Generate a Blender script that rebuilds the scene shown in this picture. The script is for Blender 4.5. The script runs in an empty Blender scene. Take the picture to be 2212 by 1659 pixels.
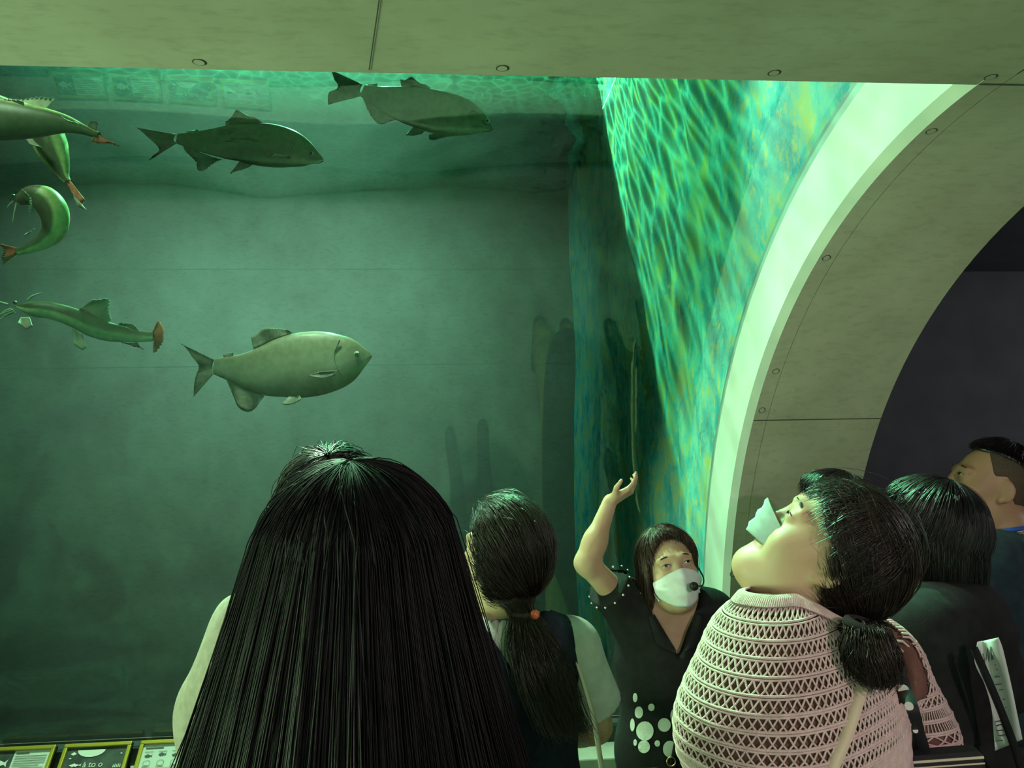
import bpy, math, random
import numpy as np
from mathutils import Vector, Matrix, Quaternion

SC = bpy.context.scene
COL = SC.collection
rng = np.random.default_rng(7)
random.seed(7)

# ------------------------------------------------------------------ camera
CAM = np.array([0.0, 0.0, 1.70])
PITCH, YAW, ROLL = 0.09, 0.0798, -0.0192
FPX = 1661.0
fw = np.array([math.sin(YAW) * math.cos(PITCH), math.cos(YAW) * math.cos(PITCH), math.sin(PITCH)])
r0 = np.array([math.cos(YAW), -math.sin(YAW), 0.0])
u0 = np.cross(r0, fw)
RIGHT = math.cos(ROLL) * r0 + math.sin(ROLL) * u0
UP = -math.sin(ROLL) * r0 + math.cos(ROLL) * u0
cam_d = bpy.data.cameras.new('camera')
cam_d.sensor_width = 36.0
cam_d.lens = FPX / 2212.0 * 36.0
cam_d.clip_start = 0.02
cam_o = bpy.data.objects.new('camera', cam_d)
COL.objects.link(cam_o)
M = Matrix(((RIGHT[0], UP[0], -fw[0], CAM[0]), (RIGHT[1], UP[1], -fw[1], CAM[1]), (RIGHT[2], UP[2], -fw[2], CAM[2]), (0, 0, 0, 1)))
cam_o.matrix_world = M
SC.camera = cam_o

def at(px, py, d):
    """world point seen at pixel (px,py) at depth d metres along the view axis"""
    return CAM + d * (fw + (px - 1106.0) / FPX * RIGHT + (829.5 - py) / FPX * UP)

# ------------------------------------------------------------------ world, exposure
w = bpy.data.worlds.new('world'); SC.world = w; w.use_nodes = True
w.node_tree.nodes['Background'].inputs[0].default_value = (0.03, 0.045, 0.04, 1)
w.node_tree.nodes['Background'].inputs[1].default_value = 0.25
SC.view_settings.view_transform = 'Standard'
SC.view_settings.look = 'None'
SC.view_settings.exposure = 0.0
SC.view_settings.gamma = 1.0
SC.view_settings.use_curve_mapping = False
SC.cycles.use_denoising = True
SC.cycles.use_light_tree = False
SC.cycles.max_bounces = 4
SC.cycles.diffuse_bounces = 2
SC.cycles.glossy_bounces = 2
SC.cycles.use_adaptive_sampling = True
SC.cycles.adaptive_threshold = 0.06
SC.cycles.adaptive_min_samples = 12
SC.cycles.transparent_max_bounces = 16
SC.cycles.volume_bounces = 0
SC.cycles.caustics_reflective = False
SC.cycles.caustics_refractive = False
SC.cycles.sample_clamp_indirect = 4.0

# ------------------------------------------------------------------ lights
def lamp(name, kind, loc, target, energy, color, **kw):
    d = bpy.data.lights.new(name, kind)
    d.energy = energy; d.color = color
    for k, v in kw.items(): setattr(d, k, v)
    o = bpy.data.objects.new(name, d); COL.objects.link(o)
    o.location = loc
    o.rotation_euler = (Vector(target) - Vector(loc)).to_track_quat('-Z', 'Y').to_euler()
    o['kind'] = 'helper'
    return o

# floodlight hung behind the shadow slab: lights the painted side wall, the jamb and the fish backs
lamp('tank_floodlight', 'SPOT', (-0.6, 7.25, 8.0), (0.6, 3.2, 2.2), 170000, (0.92, 1.0, 0.86), spot_size=math.radians(70), spot_blend=0.5, shadow_soft_size=0.05)
# row of lamps over the open water in front of the slab
lamp('tank_lamp', 'AREA', (-1.35, 4.15, 3.92), (-1.5, 6.0, 2.9), 82, (0.38, 1.0, 0.80), shape='RECTANGLE', size=2.4, size_y=0.3, spread=math.radians(104))
lamp('tank_lamp', 'SPOT', (-0.9, 3.1, 3.93), (-0.2, 2.3, 0.6), 800, (0.60, 1.0, 0.62), spot_size=math.radians(86), spot_blend=0.7, shadow_soft_size=0.12)
lamp('tank_lamp', 'SPOT', (0.1, 3.0, 3.9), (1.03, 1.8, 2.35), 300, (0.6, 1.0, 0.72), spot_size=math.radians(46), spot_blend=1.0, shadow_soft_size=0.1)
lamp('tank_lamp', 'SPOT', (-2.3, 2.7, 3.92), (-2.0, 3.7, 2.2), 55, (0.62, 1.0, 0.60), spot_size=math.radians(80), spot_blend=0.8, shadow_soft_size=0.1)
# added green fill from the left; no window is built here
lamp('left_fill_light', 'AREA', (-5.2, 0.2, 0.9), (0.5, 1.0, 3.0), 85, (0.58, 1.0, 0.50), shape='RECTANGLE', size=2.4, size_y=1.2, spread=math.radians(60))
# corridor downlights behind the visitors
lamp('corridor_downlight', 'SPOT', (1.5, -0.9, 2.36), (1.0, 1.6, 1.0), 95, (1.0, 0.78, 0.80), spot_size=math.radians(100), spot_blend=0.8, shadow_soft_size=0.06)
lamp('corridor_downlight', 'SPOT', (-0.9, -1.2, 2.36), (-0.4, 1.4, 0.9), 18, (1.0, 0.74, 0.86), spot_size=math.radians(100), spot_blend=0.8, shadow_soft_size=0.06)
lamp('hall_fill_light', 'POINT', (4.2, 2.6, 2.2), (0, 0, 0), 32, (0.85, 0.9, 1.0), shadow_soft_size=0.15)  # unseen fill added to lift the dark hall
# unseen green fill added behind the camera to light the faces
lamp('rear_fill_light', 'AREA', (-1.2, -3.15, 1.75), (-1.2, 2.5, 1.75), 48, (0.62, 1.0, 0.62), shape='RECTANGLE', size=3.0, size_y=1.4)

# ------------------------------------------------------------------ mesh helpers
def tag(o, label=None, cat=None, group=None, kind=None):
    if label: o['label'] = label
    if cat: o['category'] = cat
    if group: o['group'] = group
    if kind: o['kind'] = kind
    return o

def link(name, me, mat=None, parent=None, smooth=False, label=None):
    if mat is not None:
        for m in (mat if isinstance(mat, (list, tuple)) else [mat]): me.materials.append(m)
    o = bpy.data.objects.new(name, me); COL.objects.link(o)
    if parent is not None: o.parent = parent
    if smooth and len(me.polygons):
        me.polygons.foreach_set('use_smooth', np.ones(len(me.polygons), bool))
    if label: o['label'] = label
    return o

def empty(name, loc=(0, 0, 0)):
    o = bpy.data.objects.new(name, None); COL.objects.link(o); o.location = loc
    o.empty_display_size = 0.1
    return o

def mesh_np(name, V, F):
    """V (n,3), F (m,k) constant k"""
    me = bpy.data.meshes.new(name)
    V = np.ascontiguousarray(V, np.float32); F = np.ascontiguousarray(F, np.int32)
    k = F.shape[1]
    me.vertices.add(len(V)); me.vertices.foreach_set('co', V.ravel())
    me.loops.add(F.size); me.loops.foreach_set('vertex_index', F.ravel())
    me.polygons.add(len(F)); me.polygons.foreach_set('loop_start', np.arange(0, F.size, k, dtype=np.int32))
    me.update(calc_edges=True)
    me.validate()
    return me

class MB:
    """collects polygons; build() links them as one mesh object"""
    def __init__(s): s.v = []; s.f = []
    def poly(s, pts):
        n = len(s.v); s.v += [tuple(map(float, p)) for p in pts]; s.f.append(list(range(n, n + len(pts)))); return s
    def box(s, lo, hi, R=None, T=None):
        c = np.array([[x, y, z] for x in (lo[0], hi[0]) for y in (lo[1], hi[1]) for z in (lo[2], hi[2])], float)
        if R is not None: c = c @ np.array(R).T
        if T is not None: c = c + np.array(T)
        n = len(s.v); s.v += [tuple(p) for p in c]
        for q in ((0, 1, 3, 2), (4, 6, 7, 5), (0, 4, 5, 1), (2, 3, 7, 6), (0, 2, 6, 4), (1, 5, 7, 3)): s.f.append([n + i for i in q])
        return s
    def prism(s, prof, a, b, mapf):
        """extrude closed 2-D profile between a and b; mapf(t,(p,q)) -> xyz"""
        n = len(s.v); m = len(prof)
        s.v += [tuple(map(float, mapf(a, p))) for p in prof] + [tuple(map(float, mapf(b, p))) for p in prof]
        for i in range(m): s.f.append([n + i, n + (i + 1) % m, n + m + (i + 1) % m, n + m + i])
        s.f.append([n + i for i in range(m)][::-1]); s.f.append([n + m + i for i in range(m)])
        return s
    def tube(s, pts, r, sides=6, cap=True):
        V, F = tube_arrays(np.array(pts, float), r, sides)
        n = len(s.v); s.v += [tuple(p) for p in V]; s.f += [[n + i for i in q] for q in F]
        if cap:
            s.f.append([n + i for i in range(sides)][::-1]); s.f.append([n + len(V) - sides + i for i in range(sides)])
        return s
    def me(s, name):
        me = bpy.data.meshes.new(name); me.from_pydata(s.v, [], s.f); me.update(); return me
    def build(s, name, mat=None, parent=None, smooth=False, label=None, bevel=0, seg=2):
        o = link(name, s.me(name), mat, parent, smooth, label)
        if bevel:
            b = o.modifiers.new('bevel', 'BEVEL'); b.width = bevel; b.segments = seg; b.limit_method = 'ANGLE'
        return o

def frames(P):
    T = np.gradient(P, axis=0); T /= np.linalg.norm(T, axis=1, keepdims=True) + 1e-12
    N = np.zeros_like(P); a = np.array([0, 0, 1.0])
    if abs(T[0] @ a) > 0.9: a = np.array([1.0, 0, 0])
    n = a - T[0] * (a @ T[0]); n /= np.linalg.norm(n)
    for i in range(len(P)):
        n = n - T[i] * (n @ T[i]); n /= np.linalg.norm(n) + 1e-12; N[i] = n
    return T, N, np.cross(T, N)

def tube_arrays(P, r, sides=6):
    T, N, B = frames(P)
    r = np.broadcast_to(np.asarray(r, float), (len(P),))
    a = np.arange(sides) / sides * 2 * math.pi
    V = (P[:, None] + r[:, None, None] * (np.cos(a)[None, :, None] * N[:, None] + np.sin(a)[None, :, None] * B[:, None])).reshape(-1, 3)
    i = np.arange(len(P) - 1)[:, None] * sides; j = np.arange(sides)[None]
    jn = (j + 1) % sides
    F = np.stack([i + j, i + jn, i + sides + jn, i + sides + j], -1).reshape(-1, 4)
    return V, F

def strands_mesh(name, S, r0, r1, sides=3):
    """S (n,m,3) polylines -> thin tubes in one mesh"""
    n, m, _ = S.shape
    T = np.gradient(S, axis=1); T /= np.linalg.norm(T, axis=2, keepdims=True) + 1e-12
    ref = np.array([0.31, 0.55, 0.77]); N = np.cross(T, ref); N /= np.linalg.norm(N, axis=2, keepdims=True) + 1e-12
    B = np.cross(T, N)
    rr = np.linspace(0, 1, m)[None, :] ; rr = (np.asarray(r0) * (1 - rr ** 3) + np.asarray(r1) * rr ** 3)
    a = np.arange(sides) / sides * 2 * math.pi
    V = S[:, :, None] + rr[:, :, None, None] * (np.cos(a)[None, None, :, None] * N[:, :, None] + np.sin(a)[None, None, :, None] * B[:, :, None])
    base = (np.arange(n) * m * sides)[:, None, None]
    i = (np.arange(m - 1) * sides)[None, :, None]; j = np.arange(sides)[None, None]; jn = (j + 1) % sides
    F = np.stack([base + i + j, base + i + jn, base + i + sides + jn, base + i + sides + j], -1).reshape(-1, 4)
    return mesh_np(name, V.reshape(-1, 3), F)

# ------------------------------------------------------------------ materials
def new_mat(name):
    m = bpy.data.materials.new(name); m.use_nodes = True
    nt = m.node_tree; b = nt.nodes['Principled BSDF']
    return m, nt, b

def N(nt, t, **kw):
    n = nt.nodes.new(t)
    for k, v in kw.items():
        if k.startswith('i_'): n.inputs[k[2:].replace('_', ' ')].default_value = v
        else: setattr(n, k, v)
    return n

def noise_mat(name, c1, c2, scale=8, rough=0.8, bump=0.0, bscale=60, c3=None, spec=0.3, detail=3, stretch=(1, 1, 1), lo=0.35, hi=0.65, coord='Object', sheen=0):
    m, nt, b = new_mat(name)
    tc = N(nt, 'ShaderNodeTexCoord'); mp = N(nt, 'ShaderNodeMapping'); mp.inputs['Scale'].default_value = stretch
    nt.links.new(tc.outputs[coord], mp.inputs[0])
    n1 = N(nt, 'ShaderNodeTexNoise'); n1.inputs['Scale'].default_value = scale; n1.inputs['Detail'].default_value = detail
    nt.links.new(mp.outputs[0], n1.inputs['Vector'])
    cr = N(nt, 'ShaderNodeValToRGB'); cr.color_ramp.elements[0].position = lo; cr.color_ramp.elements[1].position = hi
    cr.color_ramp.elements[0].color = (*c1, 1); cr.color_ramp.elements[1].color = (*c2, 1)
    if c3 is not None:
        e = cr.color_ramp.elements.new((lo + hi) / 2); e.color = (*c3, 1)
    nt.links.new(n1.outputs['Fac'], cr.inputs[0]); nt.links.new(cr.outputs[0], b.inputs['Base Color'])
    b.inputs['Roughness'].default_value = rough; b.inputs['Specular IOR Level'].default_value = spec
    if sheen: b.inputs['Sheen Weight'].default_value = sheen
    if bump:
        n2 = N(nt, 'ShaderNodeTexNoise'); n2.inputs['Scale'].default_value = bscale; n2.inputs['Detail'].default_value = 2
        nt.links.new(mp.outputs[0], n2.inputs['Vector'])
        bp = N(nt, 'ShaderNodeBump'); bp.inputs['Strength'].default_value = bump; bp.inputs['Distance'].default_value = 0.004
        nt.links.new(n2.outputs['Fac'], bp.inputs['Height']); nt.links.new(bp.outputs[0], b.inputs['Normal'])
    return m

def plain(name, c, rough=0.6, metal=0.0, spec=0.4, **kw):
    m, nt, b = new_mat(name)
    b.inputs['Base Color'].default_value = (*c, 1); b.inputs['Roughness'].default_value = rough
    b.inputs['Metallic'].default_value = metal; b.inputs['Specular IOR Level'].default_value = spec
    for k, v in kw.items(): b.inputs[k].default_value = v
    return m

def concrete_mat(name, k=1.0):
    m, nt, b = new_mat(name)
    tc = N(nt, 'ShaderNodeTexCoord')
    n1 = N(nt, 'ShaderNodeTexNoise'); n1.inputs['Scale'].default_value = 2.2; n1.inputs['Detail'].default_value = 4; n1.inputs['Roughness'].default_value = 0.62
    n2 = N(nt, 'ShaderNodeTexNoise'); n2.inputs['Scale'].default_value = 40; n2.inputs['Detail'].default_value = 4; n2.inputs['Roughness'].default_value = 0.7
    mp = N(nt, 'ShaderNodeMapping'); mp.inputs['Scale'].default_value = (0.5, 1.2, 1.2)
    nt.links.new(tc.outputs['Object'], n1.inputs['Vector']); nt.links.new(tc.outputs['Object'], mp.inputs[0]); nt.links.new(mp.outputs[0], n2.inputs['Vector'])
    r1 = N(nt, 'ShaderNodeValToRGB'); r1.color_ramp.elements[0].position = 0.3; r1.color_ramp.elements[1].position = 0.72
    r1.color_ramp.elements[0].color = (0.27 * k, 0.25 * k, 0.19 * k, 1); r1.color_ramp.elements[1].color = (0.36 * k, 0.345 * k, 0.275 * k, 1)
    r2 = N(nt, 'ShaderNodeValToRGB'); r2.color_ramp.elements[0].position = 0.33; r2.color_ramp.elements[1].position = 0.5
    r2.color_ramp.elements[0].color = (0.62, 0.62, 0.6, 1); r2.color_ramp.elements[1].color = (1, 1, 1, 1)
    mx = N(nt, 'ShaderNodeMixRGB', blend_type='MULTIPLY'); mx.inputs[0].default_value = 0.35
    nt.links.new(n1.outputs['Fac'], r1.inputs[0]); nt.links.new(n2.outputs['Fac'], r2.inputs[0])
    nt.links.new(r1.outputs[0], mx.inputs[1]); nt.links.new(r2.outputs[0], mx.inputs[2]); nt.links.new(mx.outputs[0], b.inputs['Base Color'])
    b.inputs['Roughness'].default_value = 0.85; b.inputs['Specular IOR Level'].default_value = 0.2
    return m

# ------------------------------------------------------------------ the place
YC, ZC, R = 1.3411, 1.70 - 0.8908, 1.6           # axis of the vault, radius of its concrete face
RA, RB = 1.86, 1.895                              # acrylic, inner and outer radius
X1, X2 = 1.024, 1.509                             # arch rib
YBEAM, ZCEIL = YC + 0.045, ZC + R
ZSILL = 0.53
XL = -5.5
YBACK, ZWATER = 6.57, 4.02

M_conc = concrete_mat('concrete')
M_conc_dark = concrete_mat('concrete_tank', 0.62)
M_joint = plain('joint_shadow_gap', (0.05, 0.05, 0.04), 0.9)
M_floor = noise_mat('floor_stone', (0.13, 0.125, 0.115), (0.18, 0.175, 0.16), 12, 0.7)
M_darkwall = noise_mat('dark_painted_wall', (0.055, 0.055, 0.06), (0.07, 0.07, 0.072), 5, 0.8)

def yz(t, p): return (t, p[0], p[1])
def arc(r, a0, a1, n): return [(YC + r * math.cos(math.radians(a)), ZC + r * math.sin(math.radians(a))) for a in np.linspace(a0, a1, n)]

fl = MB().box((XL - 1, -3.2, -0.2), (6.0, YC + R + 0.55, 0.0)).build('floor', M_floor); tag(fl, kind='structure')
# ceiling slab over the visitors, its front edge carries the acrylic
ce = MB().box((XL - 1, -3.2, ZCEIL), (X1 + 0.002, YBEAM, ZCEIL + 0.9)).box((X1 + 0.002, -3.2, ZCEIL), (X1 + 0.0725, YC + .045, ZCEIL + .3)).build('ceiling', M_conc); tag(ce, kind='structure')
ce2 = MB().box((X1 + 0.0725, -3.2, ZCEIL + 0.002), (X2, YC - 0.30, ZCEIL + 0.9)).build('ceiling', M_conc); tag(ce2, kind='structure')
ce3 = MB().box((X2, -3.2, ZCEIL + 0.30), (6.0, 3.0, ZCEIL + 0.9)).build('ceiling', M_darkwall); tag(ce3, kind='structure')
# arch rib: concrete quarter-vault between the tank and the dark hall
prof = [(YC + R, 0.0)] + arc(R, 0, 90, 61) + [(YC - 0.298, ZC + R), (YC - 0.298, 4.4), (YC + R + 0.5, 4.4), (YC + R + 0.5, 0.0)]
chf = 0.022
rib = MB().prism(prof, X1 + 0.07, X2, yz).build('wall_right', M_conc); tag(rib, kind='structure')
# jamb: splayed end face of the rib from the chamfer back to the acrylic
prj = [(YC + R + 0.012, 0.3)] + arc(R + 0.012, 0, 90, 61) + [(YBEAM, ZC + R + 0.012)]
jb = MB()
inn = [(YC + R, 0.3)] + arc(R, 0, 90.0, 61); mid = [(YC + R + 0.022, 0.3)] + arc(R + 0.022, 0, 90.0, 61); out = [(YC + 1.825, 0.3)] + arc(1.825, 0, 90.0, 61); gsk = [(YC + RA + 0.02, 0.3)] + arc(RA + 0.02, 0, 90.0, 61)
for a, b, xa, xb in ((inn, mid, X1 + chf, X1), (mid, out, X1, X1), (out, out, X1, X1 + 0.07)):
    for i in range(len(a) - 1): jb.poly([(xa, *a[i]), (xb, *b[i]), (xb, *b[i + 1]), (xa, *a[i + 1])])
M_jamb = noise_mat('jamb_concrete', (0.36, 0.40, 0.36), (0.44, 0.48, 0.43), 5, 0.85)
jo = jb.build('jamb_face', M_jamb, rib)
eg = MB()
for i in range(len(inn) - 1): eg.poly([(X1 + .072, *inn[i]), (X1 + chf, *inn[i]), (X1 + chf, *inn[i + 1]), (X1 + .072, *inn[i + 1])])
eg.build('edge_face', M_conc, rib)
gk = MB()
for i in range(len(out) - 1): gk.poly([(X1, *out[i]), (X1 + .012, *out[i]), (X1 + .012, *out[i + 1]), (X1, *out[i + 1])]).poly([(X1 + .012, *out[i]), (X1 + .012, *gsk[i]), (X1 + .012, *gsk[i + 1]), (X1 + .012, *out[i + 1])])
gk.build('gasket', plain('silicone_gasket', (.16, .24, .21), .5), rib)
# construction joints and tie holes of the rib
def arc_strip(x0, x1, a, wdt, rr, parent, name):
    m = MB(); da = math.degrees(wdt / rr) / 2
    p = [(YC + (rr - 0.0015) * math.cos(math.radians(t)), ZC + (rr - 0.0015) * math.sin(math.radians(t))) for t in (a - da, a + da)]
    m.poly([(x0, *p[0]), (x1, *p[0]), (x1, *p[1]), (x0, *p[1])]); return m.build(name, M_joint, parent)
arc_strip(X1 + chf, X2, 38.2, 0.004, R, rib, 'joint_line')
arc_strip(X1 + chf, X2, 88.6, 0.005, R, rib, 'joint_line')

M_hole = plain('tie_hole_shadow', (0.045, 0.045, 0.035), 0.95)
def tie_hole(P, n, r=0.012, parent=None):
    """recessed tie-cone plug: thin dark gap ring around a flush mortar disc"""
    n = np.array(n, float); n /= np.linalg.norm(n)
    a = np.cross(n, [1, 0, 0.01]); a /= np.linalg.norm(a); b = np.cross(n, a); P = np.array(P)
    th = np.linspace(0, 2 * math.pi, 21)[:-1]
    ring = lambda rr, h: [P + n * h + rr * (math.cos(t) * a + math.sin(t) * b) for t in th]
    o, i1, i0 = ring(r, 0.0006), ring(r * 0.82, 0.0006), ring(r * 0.82, -0.004)
    m = MB()
    for k in range(20):
        l = (k + 1) % 20
        m.poly([o[k], o[l], i1[l], i1[k]])
    g = m.build('tie_hole', M_hole, parent)
    m2 = MB(); dsk = ring(r * 0.80, 0.0012); m2.poly(dsk); m2.build('mortar_plug', M_conc, g)
    return g
def on_arc(px, py, rr=R):
    """where the view ray meets the vault"""
    d = at(px, py, 1.0) - CAM
    A = d[1] ** 2 + d[2] ** 2; B = 2 * (d[1] * (CAM[1] - YC) + d[2] * (CAM[2] - ZC)); C = (CAM[1] - YC) ** 2 + (CAM[2] - ZC) ** 2 - rr * rr
    t = (-B + math.sqrt(B * B - 4 * A * C)) / (2 * A); return CAM + t * d
for px, py in ((2012, 283), (1785, 557), (1676, 802), (1646, 886), (1583, 1240)):
    P = on_arc(px, py); tie_hole(P, (0, YC - P[1], ZC - P[2]), parent=rib)
def on_z(px, py, z):
    d = at(px, py, 1.0) - CAM; return CAM + d * ((z - CAM[2]) / d[2])
for px, py in ((430, 134), (1085, 147), (1672, 157), (-190, 128), (2140, 166)):
    tie_hole(on_z(px, py, ZCEIL), (0, 0, -1), parent=ce)
# diagonal board joint in the ceiling
a_, b_ = on_z(796, 150, ZCEIL), on_z(826, -60, ZCEIL)
MB().poly([a_ + (0, 0, -.0012), a_ + (.0022, 0, -.0012), b_ + (.0022, 0, -.0012), b_ + (0, 0, -.0012)]).build('joint_line', M_joint, ce)

# outer room
tag(MB().box((XL - 1, -3.4, 0), (6.2, -3.2, 3.3)).build('wall_back', M_darkwall), kind='structure')
# unseen frame added around the green fill behind the camera
wf = MB().box((-2.80, -3.2, 0.98), (0.40, -3.12, 1.04)).box((-2.80, -3.2, 2.46), (0.40, -3.12, 2.52)).box((-2.80, -3.2, 1.04), (-2.74, -3.12, 2.46)).box((0.34, -3.2, 1.04), (0.40, -3.12, 2.46)).build('rear_light_frame', M_conc); tag(wf, kind='structure')
tag(MB().box((X2, 4.2, 0), (6.0, 4.4, 3.3)).build('wall_front', M_darkwall), kind='structure')
tag(MB().box((6.0, -3.2, 0), (6.2, 4.4, 3.3)).build('wall_right', M_darkwall), kind='structure')
tag(MB().box((XL - 1.2, -3.2, 0), (XL - 1.0, 3.0, 3.3)).build('wall_left', M_darkwall), kind='structure')
tag(MB().box((X2, 2.95, ZCEIL + 0.30), (6.0, 4.4, ZCEIL + 0.9)).build('ceiling', M_darkwall), kind='structure')

# ------------------------------------------------------------------ window: plinth, sill, frame, acrylic
M_sill = noise_mat('sill_concrete', (0.36, 0.40, 0.33), (0.46, 0.50, 0.42), 9, 0.8, 0.15, 70)
YSF, YG = 3.03, YC + RA
pl = MB().box((XL - 1, YSF + 0.015, 0.0), (X1, YG + 0.08, ZSILL - 0.05)).build('wall_plinth', M_sill, bevel=0.004); tag(pl, kind='structure')
MB().box((XL - 1, YSF, ZSILL - 0.05), (X1, YG + 0.08, ZSILL)).build('sill_slab', M_sill, pl, bevel=0.006)
M_frame = plain('window_frame_rubber', (0.035, 0.05, 0.045), 0.6)
MB().box((XL - 1, YG - 0.012, ZSILL), (X1, YG + 0.07, ZSILL + 0.066)).build('bottom_frame', M_frame, pl, bevel=0.004)

# acrylic vault
m, nt, b = new_mat('acrylic')
nt.nodes.remove(b)
tr = N(nt, 'ShaderNodeBsdfTransparent'); tr.inputs[0].default_value = (0.95, 0.99, 0.965, 1)
gl = N(nt, 'ShaderNodeBsdfGlossy'); gl.inputs['Roughness'].default_value = 0.0; gl.inputs[0].default_value = (1, 1, 1, 1)
fr = N(nt, 'ShaderNodeFresnel'); fr.inputs[0].default_value = 1.85
mx = N(nt, 'ShaderNodeMixShader'); nt.links.new(fr.outputs[0], mx.inputs[0]); nt.links.new(tr.outputs[0], mx.inputs[1]); nt.links.new(gl.outputs[0], mx.inputs[2])
nt.links.new(mx.outputs[0], nt.nodes['Material Output'].inputs['Surface'])
M_acr = m
# very slightly uneven sheet, as bonded acrylic is
th_ = np.radians(np.r_[np.linspace(-8.4, 0, 10)[:-1], np.linspace(0, 92, 120)]); xs_ = np.linspace(XL - 1, X1 - 0.002, 150)
TT, XX = np.meshgrid(th_, xs_, indexing='xy')
rr2 = RA + .0011 * np.sin(9.0 * TT + 1.6 * np.sin(3.4 * XX + .5)) * np.sin(2.6 * XX + 1.0) + .0004 * np.sin(14 * TT + 5 * XX)
yy = YC + rr2 * np.cos(TT); zz = ZC + rr2 * np.sin(TT); low = TT < 0; yy = np.where(low, YC + rr2, yy)
V = np.stack([XX, yy, zz], -1).reshape(-1, 3); idx = np.arange(XX.size).reshape(XX.shape)
me = mesh_np('window_1', V, np.stack([idx[:-1, :-1], idx[1:, :-1], idx[1:, 1:], idx[:-1, 1:]], -1).reshape(-1, 4))
win = link('window_1', me, M_acr, smooth=True); tag(win, kind='structure')

# ------------------------------------------------------------------ the tank
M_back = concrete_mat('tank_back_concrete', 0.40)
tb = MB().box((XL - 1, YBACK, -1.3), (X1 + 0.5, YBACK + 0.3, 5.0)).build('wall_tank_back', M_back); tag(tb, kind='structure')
M_fine = plain('joint_fine', (0.10, 0.105, 0.085), 0.9)
for z, w_ in ((2.47, 0.007), (3.3, 0.004)):
    MB().box((XL - 1, YBACK - 0.002, z), (X1, YBACK, z + w_)).build('joint_line', M_fine, tb)
# painted side wall
m, nt, b = new_mat('painted_rock_wall')
tc = N(nt, 'ShaderNodeTexCoord'); mp = N(nt, 'ShaderNodeMapping'); mp.inputs['Scale'].default_value = (1, 1.1, 0.8)
nt.links.new(tc.outputs['Object'], mp.inputs[0])
n1 = N(nt, 'ShaderNodeTexNoise'); n1.inputs['Scale'].default_value = 5; n1.inputs['Detail'].default_value = 5; n1.inputs['Roughness'].default_value = 0.7; n1.inputs['Distortion'].default_value = 0.6
n2 = N(nt, 'ShaderNodeTexNoise'); n2.inputs['Scale'].default_value = 17; n2.inputs['Detail'].default_value = 4; n2.inputs['Roughness'].default_value = 0.75
for q in (n1, n2): nt.links.new(mp.outputs[0], q.inputs['Vector'])
cr = N(nt, 'ShaderNodeValToRGB'); els = cr.color_ramp.elements
els[0].position = 0.28; els[0].color = (0.02, 0.18, 0.22, 1); els[1].position = 0.72; els[1].color = (0.50, 0.42, 0.10, 1)
for p_, c_ in ((0.42, (0.05, 0.36, 0.38)), (0.52, (0.14, 0.46, 0.42)), (0.60, (0.30, 0.46, 0.24))):
    e = els.new(p_); e.color = (*c_, 1)
cr2 = N(nt, 'ShaderNodeValToRGB'); cr2.color_ramp.elements[0].position = 0.53; cr2.color_ramp.elements[1].position = 0.66
cr2.color_ramp.elements[0].color = (0, 0, 0, 1); cr2.color_ramp.elements[1].color = (0.85, 0.85, 0.85, 1)
mxc = N(nt, 'ShaderNodeMixRGB'); mxc.inputs[2].default_value = (0.58, 0.48, 0.10, 1)
nt.links.new(n1.outputs['Fac'], cr.inputs[0]); nt.links.new(n2.outputs['Fac'], cr2.inputs[0]); nt.links.new(cr2.outputs[0], mxc.inputs[0]); nt.links.new(cr.outputs[0], mxc.inputs[1])
nt.links.new(mxc.outputs[0], b.inputs['Base Color']); b.inputs['Roughness'].default_value = 0.9; b.inputs['Specular IOR Level'].default_value = 0.1
M_paint = m
# rough painted render, starts behind the acrylic edge
za = np.linspace(-1.2, ZC, 40)[:-1]; aa = np.radians(np.linspace(0, 92, 110))
B0 = np.concatenate([np.stack([0 * za + YC + RA + .012, za], 1), np.stack([YC + (RA + .012) * np.cos(aa), ZC + (RA + .012) * np.sin(aa)], 1)])
B1 = np.concatenate([np.stack([0 * za + 1, 0 * za], 1), np.stack([np.cos(aa), np.sin(aa)], 1)])
rr_ = (np.linspace(0, 1, 110) ** 1.3 * 4.6)
Yg = B0[:, 0][:, None] + B1[:, 0][:, None] * rr_[None]; Zg = B0[:, 1][:, None] + B1[:, 1][:, None] * rr_[None]
rel = sum(a_ * np.sin(fy * Yg + p1) * np.sin(fz * Zg + p2) for a_, fy, fz, p1, p2 in ((.018, 2.1, 1.3, .4, 1.), (.010, 5.3, 3.1, 1.4, .2), (.006, 11.0, 5.0, 2.2, .7), (.004, 23, 9, .3, 2.)))
Xg = X1 + 0.03 - rel * np.clip(rr_[None] / .3, 0, 1) * np.clip((3.9 - Zg) / .4, 0, 1)
V = np.stack([Xg, Yg, Zg], -1).reshape(-1, 3)
idx = np.arange(V.shape[0]).reshape(Yg.shape)
F = np.stack([idx[:-1, :-1], idx[:-1, 1:], idx[1:, 1:], idx[1:, :-1]], -1).reshape(-1, 4)
keep = (V[F][:, :, 1] < YBACK + .12).all(1) & (V[F][:, :, 2] < 4.9).all(1)
sw = link('wall_tank_side', mesh_np('wall_tank_side', V, F[keep]), M_paint, smooth=True); tag(sw, kind='structure')
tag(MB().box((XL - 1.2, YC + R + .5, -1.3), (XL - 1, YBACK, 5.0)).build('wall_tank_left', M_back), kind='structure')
M_sand = noise_mat('tank_floor_sand', (0.05, 0.06, 0.04), (0.09, 0.1, 0.06), 6, 0.9, 0.4, 20)
tag(MB().box((XL - 1, YC + R + 0.5, -1.4), (X1 + 0.5, YBACK + 0.3, -1.2)).build('floor_tank', M_sand), kind='structure')
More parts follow.
